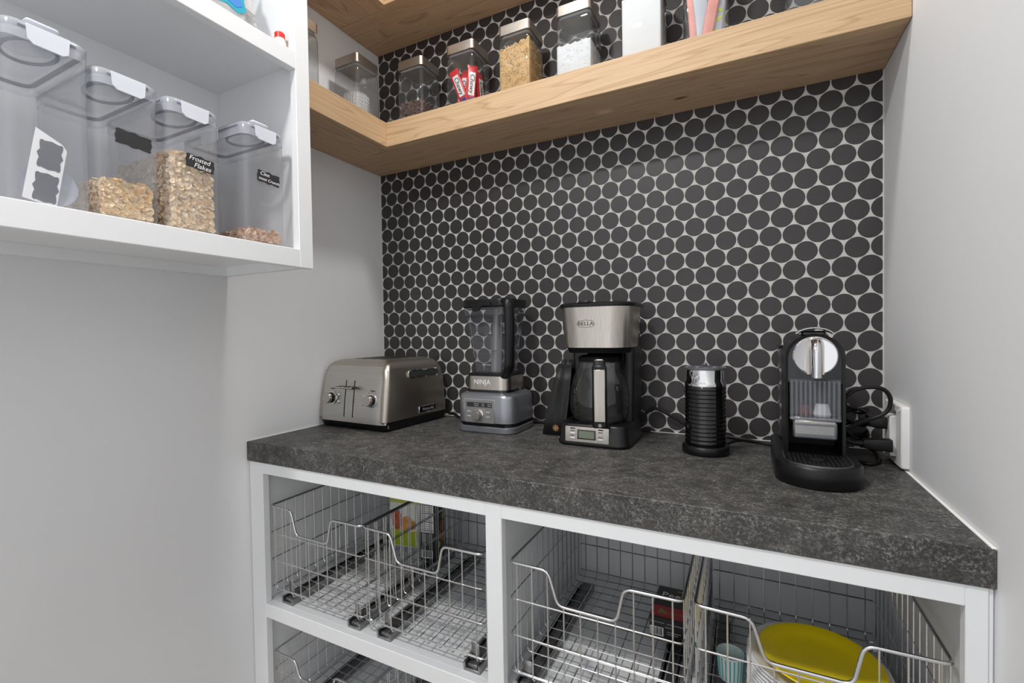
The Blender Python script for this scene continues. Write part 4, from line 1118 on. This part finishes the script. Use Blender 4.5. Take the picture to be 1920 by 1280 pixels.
# upper bay: plastic bag and red capped bottle
def bag_and_bottle():
    zb = 1.8638
    t = thing('plastic_bag', (0.232, -0.7720, zb), 'crinkled clear plastic food bag with teal print in the upper bay', 'bag')
    rings = []
    for z, hx, hy, sx in ((0, 0.035, 0.085, 0), (0.003, 0.040, 0.090, 0), (0.03, 0.048, 0.094, 0.004), (0.08, 0.046, 0.092, 0.0), (0.13, 0.036, 0.088, -0.004), (0.17, 0.018, 0.086, -0.008), (0.19, 0.004, 0.084, -0.01), (0.215, 0.003, 0.080, -0.01)):
        q = []
        n = 36
        for i in range(n):
            a = 2 * pi * i / n
            k = 1 + 0.05 * sin(5 * a + z * 60) + random.uniform(-0.025, 0.025)
            ca, sa = cos(a), sin(a)
            q.append((sx + hx * k * math.copysign(abs(ca) ** 0.7, ca), hy * k * math.copysign(abs(sa) ** 0.6, sa), z))
        rings.append(q)
    MB().loft(rings).build('pouch', 'bag_plastic', t, smooth=25)
    A = Matrix.Translation((0.0520, 0.010, 0.060)) @ Matrix.Rotation(R(90), 4, 'Z') @ Matrix.Rotation(R(88), 4, 'X')
    wv = [(-0.045, -0.020), (-0.02, -0.026), (0.0, -0.020), (0.02, -0.026), (0.034, -0.016), (0.030, 0.0), (0.036, 0.020), (0.012, 0.026), (-0.01, 0.020), (-0.042, 0.028)]
    wv = [(x * 1.25, y * 1.25) for x, y in wv]
    lg = MB().prism(wv, A, 0.0014).build('logo_patch', 'print_teal', t, smooth=0)
    MB().prism([(x * 0.78, y * 0.7) for x, y in wv], A @ Matrix.Translation((0, 0, 0.0012)), 0.0008).build('logo_patch', 'print_blue_light', lg, smooth=0)
    MB().prism([(x * 0.3 - 0.004, y * 0.4 + 0.003) for x, y in wv], A @ Matrix.Translation((0, 0, 0.0018)), 0.0008).build('logo_patch', 'print_green', lg, smooth=0)
    for i in range(8):
        MB().box(0.0, 0.026 - 0.003 * (i % 3), -0.0004, 0.0006, -i * 0.0040, -i * 0.0040 + 0.0011, M=Matrix.Translation((0.0510, 0.054, 0.050)) @ Matrix.Rotation(R(104), 4, 'Z')).build('print_mark', 'grey_print', t, smooth=0)
    b = thing('small_bottle', (0.277, -0.6330, zb), 'small cream bottle with a red cap near the cabinet end panel', 'bottle')
    MB().lathe([(0.012, 0), (0.014, 0.002), (0.014, 0.024), (0.0115, 0.030), (0.0105, 0.034)], 28).build('body', 'cap_cream', b)
    MB().lathe([(0.0112, 0.0335), (0.0112, 0.045), (0.0095, 0.047)], 28).build('cap', 'cap_red', b)
bag_and_bottle()

# ------------------------------------------------------------------ glass canisters on the lower oak shelf
CW, CH, LIDH = 0.105, 0.218, 0.030
def canister(x1, y0, label, group='square glass canisters with steel lids'):
    """x1, y0: right front corner"""
    t = thing('glass_canister', (x1 - CW / 2, y0 + CW / 2, SH_T), label, 'canister', group=group)
    h = CW / 2
    def rg(z, s, r=0.012): return rr(-h + s, h - s, -h + s, h - s, z, r, 6)
    MB().loft([rg(0.001, 0.006), rg(0.0, 0.004), rg(0.005, 0.001), rg(0.165, 0.001), rg(0.178, 0.003), rg(0.186, 0.009), rg(0.192, 0.009)], True, False).build('jar', 'glass', t, smooth=60)
    MB().loft([rg(0.183, 0.010), rg(0.187, 0.0065), rg(0.191, 0.010)], False, False).build('seal', 'scoop_plastic', t)
    MB().loft([rg(0.189, 0.003, 0.010), rg(0.189, 0.0018, 0.011), rg(CH - 0.002, 0.0018, 0.011), rg(CH, 0.004, 0.010)]).build('lid', 'lid_steel', t, smooth=40)
    return (x1 - CW, x1, y0, y0 + CW)
CAN_Y = -0.152
def inner(b, z0, z1, g=0.0045, e=0.0): return rr(b[0] + g + e, b[1] - g - e, b[2] + g + e, b[3] - g - e, z0, 0.009, 4), rr(b[0] + g + e, b[1] - g - e, b[2] + g + e, b[3] - g - e, z1, 0.009, 4)
def lumpy(b, z1, name, m, label, cat, amp, tilt=0.0, n=30, lumps=0, lump=0.004):
    g = 0.0045; x0, x1, y0, y1 = b[0] + g, b[1] - g, b[2] + g, b[3] - g
    z0 = SH_T + 0.0055
    mb = MB(); vs = []; fs = []
    H = [[z1 + amp * (random.uniform(-1, 1) * 0.35 + sin(i * 0.9 + j * 0.5) * 0.35 + sin(j * 1.3) * 0.3) + tilt * (i / n - 0.5) for j in range(n + 1)] for i in range(n + 1)]
    vs = [(x0 + (x1 - x0) * i / n, y0 + (y1 - y0) * j / n, H[i][j]) for i in range(n + 1) for j in range(n + 1)]
    ix = lambda i, j: i * (n + 1) + j
    fs = [(ix(i, j), ix(i + 1, j), ix(i + 1, j + 1), ix(i, j + 1)) for i in range(n) for j in range(n)]
    edge = [ix(i, 0) for i in range(n)] + [ix(n, j) for j in range(n)] + [ix(i, n) for i in range(n, 0, -1)] + [ix(0, j) for j in range(n, 0, -1)]
    o = len(vs); vs += [(vs[k][0], vs[k][1], z0) for k in edge]
    L = len(edge)
    fs += [(edge[k], o + k, o + (k + 1) % L, edge[(k + 1) % L])[::-1] for k in range(L)] + [tuple(o + k for k in range(L))[::-1]]
    mb.add(vs, fs)
    for _ in range(lumps):
        x, y = random.choice(((random.uniform(x0 + 0.006, x1 - 0.006), y0 + 0.0005), (x1 - 0.0005, random.uniform(y0 + 0.006, y1 - 0.006)), (random.uniform(x0 + 0.01, x1 - 0.01), random.uniform(y0 + 0.01, y1 - 0.01))))
        zmax = z1
        z = random.uniform(z0 + 0.006, zmax) if (y < y0 + 0.001 or x > x1 - 0.001) else zmax
        s = lump * random.uniform(0.4, 1.0)
        A = Matrix.Translation((x, y, z)) @ Matrix.Rotation(random.uniform(0, 6), 4, Vector((random.random(), random.random(), random.random() + 0.1)).normalized())
        mb.lathe([(s * 0.4, -s * 0.4), (s * 0.75, -s * 0.15), (s * 0.7, s * 0.2), (s * 0.3, s * 0.4)], 6, M=A)
    return tag(mb.build(name, m, None, smooth=45), label, cat, kind='stuff')
b = canister(0.146, -0.505, 'glass canister of nuts half hidden behind the white cabinet')
mb = MB()
for _ in range(150):
    s = random.uniform(0.004, 0.008)
    A = Matrix.Translation((random.uniform(b[0] + 0.014, b[1] - 0.014), random.uniform(b[2] + 0.014, b[3] - 0.014), SH_T + 0.012 + random.uniform(0, 0.028))) @ Matrix.Rotation(random.uniform(0, 6), 4, Vector((random.random(), random.random(), random.random() + 0.1)).normalized())
    mb.lathe([(s * 0.3, -s), (s * 0.7, -s * 0.4), (s * 0.7, s * 0.4), (s * 0.25, s)], 6, M=A)
tag(mb.build('chopped_nuts', 'nut_tan', None, smooth=30), 'chopped tan nuts in the canister nearest the white cabinet', 'nuts', kind='stuff')

b = canister(0.150, -0.262, 'glass canister holding white paper baking cups in the shelf corner')
bc = (b[0] + b[1]) / 2 - 0.004, (b[2] + b[3]) / 2 - 0.006
for i in range(6):
    t = thing('baking_cup', (bc[0] + 0.000, bc[1] + 0.002 + i * 0.001, SH_T + 0.0065), 'white pleated baking cup in the corner canister, %s of the nested stack' % ('bottommost', 'second from the bottom', 'third from the bottom', 'third from the top', 'second from the top', 'topmost')[i], 'baking cup', group='nested white baking cups')
    t.scale = (1.22, 1.22, 1.2)
    rings = []
    for r_, z in ((0.0250, 0.0), (0.0272, 0.010), (0.0300, 0.022), (0.0330, 0.034)):
        rings.append([((r_ * (1 + (0.035 if k % 2 else -0.035))) * cos(2 * pi * k / 56), (r_ * (1 + (0.035 if k % 2 else -0.035))) * sin(2 * pi * k / 56), z) for k in range(56)])
    MB().loft(rings, True, False).build('pleated_wall', 'liner_paper', t, smooth=0, loc=(0, 0, 0.0 + i * 0.0098))
    MB().tube([(0.033 * cos(2 * pi * k / 28), 0.033 * sin(2 * pi * k / 28), 0.034) for k in range(28)], 0.0011, 4, closed=True).build('rim', 'sugar_white', t, loc=(0, 0, i * 0.0098))

b = canister(0.3205, CAN_Y, 'glass canister with a layer of chocolate chips')
mb = MB()
x0, x1, y0, y1 = b[0] + 0.006, b[1] - 0.006, b[2] + 0.006, b[3] - 0.006
chips = []
for _ in range(640):
    r_ = random.random()
    zt = 0.083
    if r_ < 0.42: p = (random.uniform(x0 + 0.004, x1 - 0.004), y0 + random.uniform(0.0035, 0.007), random.uniform(0.012, zt - 0.002))
    elif r_ < 0.72: p = (x1 - random.uniform(0.0035, 0.007), random.uniform(y0 + 0.004, y1 - 0.004), random.uniform(0.012, zt - 0.006))
    else: p = (random.uniform(x0 + 0.004, x1 - 0.004), random.uniform(y0 + 0.004, y1 - 0.004), zt - random.uniform(0, 0.008))
    chips.append(p)
for p in chips:
    s = random.uniform(0.0042, 0.0054)
    A = Matrix.Translation((p[0], p[1], SH_T + p[2])) @ Matrix.Rotation(random.uniform(0, 6), 4, Vector((random.random() - .5, random.random() - .5, random.random() - .5)).normalized())
    mb.lathe([(s * 0.6, -s * 0.5), (s, -s * 0.25), (s * 0.85, s * 0.15), (s * 0.35, s * 0.6), (s * 0.08, s * 0.95)], 7, M=A)
mb.box(x0 + 0.007, x1 - 0.007, y0 + 0.007, y1 - 0.007, SH_T + 0.008, SH_T + 0.073)
tag(mb.build('chocolate_chips', 'chip_brown', None, smooth=40), 'heap of dark chocolate chips in a glass canister', 'chocolate chips', kind='stuff')

b = canister(0.5110, CAN_Y + 0.004, 'glass canister holding red wrapped snack bars')
def snack_bar(loc, rot, label, name_text=True):
    t = bpy.data.objects.new('snack_bar', None); t.empty_display_size = 0.01; COL.objects.link(t)
    t.location = loc; t.rotation_euler = rot
    tag(t, label, 'snack bar', 'red wrapped snack bars in a canister')
    L, W, T = 0.140, 0.031, 0.012
    rings = []
    for z, w, th in ((-L / 2, W * 0.52, 0.0006), (-L / 2 + 0.008, W * 0.52, 0.0008), (-L / 2 + 0.014, W * 0.5, T * 0.42), (0, W * 0.5, T * 0.5), (L / 2 - 0.014, W * 0.5, T * 0.42), (L / 2 - 0.008, W * 0.52, 0.0008), (L / 2, W * 0.52, 0.0006)):
        rings.append([(x, y, z) for x, y, _ in rr(-w, w, -th, th, 0, min(th * 0.9, 0.004), 3)])
    wr_ = MB().loft(rings).build('wrapper', 'wrapper_red', t, smooth=40)
    MB().box(-0.0085, 0.0105, -T * 0.5 - 0.0006, -T * 0.40, -0.026, 0.046, 0.0002).build('white_band', 'wrapper_white', wr_, smooth=0)
    o = link('lettering', text_mesh('Chewy', 0.021, 0.15), 'dark_print', wr_)
    o.matrix_local = Matrix.Translation((0.001, -T * 0.5 - 0.0010, 0.011)) @ Matrix.Rotation(R(90), 4, 'Y') @ Matrix.Rotation(R(90), 4, 'X')
    o.matrix_local = Matrix.Translation((0.001, -T * 0.5 - 0.0010, 0.010)) @ Matrix(((0, 1, 0, 0), (0, 0, -1, 0), (-1, 0, 0, 0), (0, 0, 0, 1)))
    MB().box(-0.008, 0.008, -T * 0.5 - 0.0006, -T * 0.40, -0.047, -0.033, 0.0002).build('blue_badge', 'print_blue', wr_, smooth=0)
    return t
bx, by = (b[0] + b[1]) / 2, (b[2] + b[3]) / 2
zb_ = SH_T + 0.080
snack_bar((bx - 0.007, by - 0.036, zb_ + 0.000), (R(0), R(-21), R(2)), 'red wrapped snack bar leaning frontmost with its lettering in full view')
snack_bar((bx - 0.012, by - 0.014, zb_ - 0.002), (R(0), R(14), R(0)), 'red wrapped snack bar tilted behind the frontmost bar')
snack_bar((bx + 0.024, by - 0.024, zb_ + 0.004), (R(0), R(6), R(42)), 'red wrapped snack bar standing upright at the canister corner')
snack_bar((bx + 0.006, by + 0.006, zb_ - 0.003), (R(0), R(10), R(8)), 'red wrapped snack bar in the middle of the canister')
snack_bar((bx + 0.032, by + 0.018, zb_ - 0.002), (R(0), R(-4), R(85)), 'red wrapped snack bar standing against the canister side')

b = canister(0.7000, CAN_Y, 'glass canister packed with brown sugar')
lumpy(b, SH_T + 0.155, 'brown_sugar', 'sugar_brown', 'clumpy light brown sugar filling a glass canister', 'brown sugar', 0.008, tilt=0.016, lumps=900, lump=0.0042)
b = canister(0.8800, CAN_Y, 'glass canister half full of white flour')
lumpy(b, SH_T + 0.108, 'flour', 'powder_white', 'grainy white flour half filling a glass canister', 'flour', 0.0035, lumps=260, lump=0.003)
b = canister(1.0610, CAN_Y, 'glass canister full of fine white sugar')
lumpy(b, SH_T + 0.176, 'white_sugar', 'sugar_white', 'smooth white sugar filling a glass canister to the top', 'sugar', 0.003)
b = canister(1.2130, CAN_Y, 'glass canister holding pink, silver and lime sachets')
def sachet(loc, rot, m, label, w=0.034, L=0.125, stripe=None):
    t = bpy.data.objects.new('drink_sachet', None); t.empty_display_size = 0.01; COL.objects.link(t)
    t.location = loc; t.rotation_euler = rot
    tag(t, label, 'sachet', 'drink sachets in a canister')
    rings = []
    for z, ww, th in ((0, w * 0.5, 0.0006), (0.006, w * 0.5, 0.0008), (0.02, w * 0.49, 0.0032), (L * 0.5, w * 0.485, 0.0042), (L - 0.02, w * 0.49, 0.003), (L - 0.006, w * 0.5, 0.0008), (L, w * 0.5, 0.0006)):
        rings.append([(x, y, z) for x, y, _ in rr(-ww, ww, -th, th, 0, th * 0.9, 3)])
    p_ = MB().loft(rings).build('packet', m, t, smooth=40)
    if stripe:
        for k in range(4):
            A = Matrix.Translation((0, -0.0035, 0.025 + 0.026 * k)) @ Matrix.Rotation(R(90), 4, 'X') @ Matrix.Rotation(R(35 if k % 2 else -30), 4, 'Z')
            MB().prism([(-0.012, -0.004), (0.012, -0.004), (0.012, 0.004), (-0.012, 0.004)], A, 0.0016).build('printed_stripe', stripe, p_, smooth=0)
bx, by = (b[0] + b[1]) / 2, (b[2] + b[3]) / 2
zs_ = SH_T + 0.012
sachet((bx - 0.019, by - 0.024, zs_ + 0.026), (R(-2), R(-4), 0), 'wrapper_pink', 'pink drink sachet standing at the canister edge', w=0.038)
sachet((bx - 0.004, by - 0.033, zs_ + 0.016), (R(-2), R(-5), 0), 'wrapper_silver', 'silver drink sachet between the two pink ones', w=0.034)
sachet((bx + 0.000, by - 0.0410, zs_ + 0.006), (R(-1), R(11), 0), 'wrapper_pink', 'pink drink sachet leaning in front of the silver one', w=0.026)
sachet((bx + 0.018, by - 0.030, zs_ + 0.004), (R(-2), R(6), 0), 'wrapper_silver', 'striped white and lime sachet leaning to the canister side', w=0.030, stripe='wrapper_lime')
sachet((bx + 0.026, by - 0.012, zs_ + 0.004), (R(-2), R(4), 0), 'wrapper_silver', 'striped silver and lime sachet behind the leaning one', w=0.022, stripe='wrapper_lime')
canister(1.4340, CAN_Y, 'glass canister nearest the outlet wall, mostly above the picture')

# ------------------------------------------------------------------ things in the wire baskets
ZF = BZ + 0.0052
def pouch():
    t = thing('snack_pouch', (0.222, -0.150, ZF), 'green and white snack pouch with cookie picture in the basket', 'pouch', rz=R(8))
    rings = []
    for z, hx, hy in ((0, 0.050, 0.022), (0.004, 0.056, 0.026), (0.05, 0.062, 0.024), (0.12, 0.062, 0.014), (0.165, 0.062, 0.003), (0.19, 0.062, 0.001)):
        rings.append([(x, y, z) for x, y, _ in rr(-hx, hx, -hy, hy, 0, hy * 0.9, 5)])
    p_ = MB().loft(rings).build('pouch_body', 'pouch_white', t, smooth=50)
    def front(z): # y of the front face at height z
        T = ((0, .022), (.004, .026), (.05, .024), (.12, .014), (.165, .003), (.19, .001))
        for (a, ya), (b_, yb) in zip(T, T[1:]):
            if a <= z <= b_: return -(ya + (yb - ya) * (z - a) / (b_ - a)) - 0.0008
    def panel(name, m, x0, x1, za, zb, wavy=0.0, off=0.0):
        vs = []; n = 14; fs = []
        for i in range(n + 1):
            x = x0 + (x1 - x0) * i / n
            for k in range(5):
                z = za + (zb + wavy * sin(i * 0.5) - za) * k / 4
                vs.append((x, front(max(0, min(0.19, z))) - off, z))
        for i in range(n):
            for k in range(4):
                fs.append((i * 5 + k, (i + 1) * 5 + k, (i + 1) * 5 + k + 1, i * 5 + k + 1))
        MB().add(vs, fs).build(name, m, p_, smooth=50)
    panel('green_band', 'pouch_green', -0.046, 0.055, 0.006, 0.058, 0.004)
    panel('lime_band', 'pouch_lime', -0.058, 0.058, 0.140, 0.152)
    for (x, z, r_, m) in ((-0.030, 0.098, 0.021, 'cookie_red'), (-0.022, 0.076, 0.020, 'cookie_red'), (0.012, 0.080, 0.022, 'cookie'), (-0.004, 0.070, 0.018, 'cookie'), (0.032, 0.074, 0.015, 'cookie')):
        MB().lathe([(r_, 0), (r_, 0.0012), (r_ * 0.8, 0.0022)], 14, M=Matrix.Translation((x, front(z) + 0.0005, z)) @ Matrix.Rotation(R(80), 4, 'X')).build('cookie_picture', m, p_, smooth=30)
    b = thing('snack_box', (0.352, -0.180, ZF), 'tall dark snack box with a nutrition panel in the basket', 'box', rz=R(10))
    bb = MB().box(-0.024, 0.028, -0.040, 0.034, 0, 0.195, 0.0008).build('carton', 'box_black', b, smooth=0)
    MB().box(-0.021, 0.022, -0.0406, -0.039, 0.090, 0.185).build('nutrition_panel', 'white_print', bb, smooth=0)
    for i in range(13):
        MB().box(-0.019, 0.020 if i % 4 == 0 else 0.012, -0.0409, -0.039, 0.095 + i * 0.0066, 0.095 + i * 0.0066 + (0.0026 if i % 4 == 0 else 0.0014)).build('print_line', 'dark_print', bb, smooth=0)
    for i in range(5):
        MB().box(-0.019, 0.016 - 0.003 * (i % 2), -0.0406, -0.039, 0.062 + i * 0.005, 0.0642 + i * 0.005).build('print_line', 'grey_print', bb, smooth=0)
    bc_ = MB().box(-0.021, 0.018, -0.0406, -0.039, 0.010, 0.034).build('barcode', 'white_print', bb, smooth=0)
    for i in range(12):
        MB().box(-0.019 + i * 0.003, -0.0176 + i * 0.003 + 0.0006 * (i % 3), -0.0409, -0.039, 0.013, 0.033).build('bar', 'dark_print', bc_, smooth=0)
    for (y, z, r_, m) in ((-0.012, 0.075, 0.014, 'cookie_red'), (0.012, 0.06, 0.016, 'cookie'), (0.004, 0.10, 0.015, 'cookie_red'), (-0.016, 0.045, 0.010, 'pouch_lime'), (0.016, 0.13, 0.014, 'pouch_green')):
        MB().lathe([(r_, 0), (r_, 0.0006)], 14, M=Matrix.Translation((0.0278, y, z)) @ Matrix.Rotation(R(90), 4, 'Y')).build('food_picture', m, bb, smooth=0)
pouch()
def coffee_box():
    t = thing('coffee_box', (1.0860, -0.2110, ZF), 'small black and red coffee box lying in the wire basket', 'box')
    bx_ = MB().box(-0.045, 0.045, -0.072, 0.070, 0, 0.046, 0.0006).build('carton', 'box_black', t, smooth=0)
    MB().box(-0.0452, 0.0452, -0.066, -0.022, 0.0445, 0.0465).build('red_band', 'box_red', bx_, smooth=0)
    MB().prism([(-0.030, -0.055), (-0.004, -0.052), (-0.026, -0.030)], Matrix.Translation((0, 0, 0.0462)), 0.0006).build('printed_facet', 'box_gold', bx_, smooth=0)
    lettering('DARK ROAST', 0.0062, 'box_gold', bx_, (0.016, -0.046, 0.0468), (0, 0, 0))
    lettering("Peet's", 0.031, 'white_print', bx_, (0.004, 0.030, 0.0465), (0, 0, 0))
    MB().box(0.000, 0.020, 0.052, 0.058, 0.0455, 0.0465).build('gold_mark', 'box_gold', bx_, smooth=0)
    bc_ = MB().box(-0.044, -0.014, -0.0727, -0.071, 0.004, 0.024).build('barcode', 'white_print', bx_, smooth=0)
    for i in range(10):
        MB().box(-0.042 + i * 0.0027, -0.0408 + i * 0.0027 + 0.0005 * (i % 3), -0.0731, -0.071, 0.006, 0.023).build('bar', 'dark_print', bc_, smooth=0)
    for x0_, x1_, z in ((-0.044, -0.012, 0.034), (-0.006, 0.030, 0.034), (-0.010, 0.004, 0.026), (-0.006, 0.024, 0.016), (-0.006, 0.018, 0.011)):
        MB().box(x0_, x1_, -0.0726, -0.071, z, z + 0.0018).build('print_line', 'grey_print', bx_, smooth=0)
coffee_box()
def plates():
    PX, PY = 1.357, -0.395
    def dish(r, z, label, m, name, dx=0.0, dy=0.0, deep=0.018):
        o = MB().lathe([(r * 0.62, 0.0), (r * 0.66, 0.0012), (r * 0.80, deep * 0.45), (r * 0.93, deep * 0.92), (r * 0.985, deep), (r, deep + 0.0012), (r * 0.985, deep + 0.0026), (r * 0.92, deep + 0.0014), (r * 0.79, deep * 0.45 + 0.0022), (r * 0.65, 0.0034), (0.002, 0.003)], 56).build(name, m, None, smooth=40, loc=(PX + dx, PY + dy, z))
        return tag(o, label, 'plate', 'plates stacked in a wire basket')
    n = 14; z = ZF
    ords = ['topmost', 'second from the top', 'third from the top', 'fourth from the top', 'fifth from the top', 'sixth from the top', 'seventh from the top', 'seventh from the bottom', 'sixth from the bottom', 'fifth from the bottom', 'fourth from the bottom', 'third from the bottom', 'second from the bottom', 'bottommost'][::-1]
    for i in range(n):
        dish(0.1115, z, 'white paper plate under the yellow plate, %s of the white ones' % ords[i], 'plate_white', 'paper_plate', -0.003 + random.uniform(-0.0015, 0.0015), random.uniform(-0.0015, 0.0015))
        z += 0.0068
    dish(0.0975, z + 0.004, 'bright yellow plate on top of the white plate stack', 'plate_yellow', 'yellow_plate', 0.002, -0.001, 0.016)
plates()
t = thing('paper_cup', (1.2130, -0.3480, ZF), 'mint paper cup with teal stripes beside the plate stack', 'cup')
MB().lathe([(0.021, 0), (0.022, 0.002), (0.0255, 0.050), (0.0262, 0.052), (0.0248, 0.052), (0.0212, 0.004)], 40, cap1=False).build('cup_wall', 'paper_mint', t)
for i in range(20):
    a = 2 * pi * i / 20
    MB().tube([(0.0222 * cos(a), 0.0222 * sin(a), 0.004), (0.0254 * cos(a), 0.0254 * sin(a), 0.048)], 0.0011, 4).build('stripe', 'teal_stripe', t)
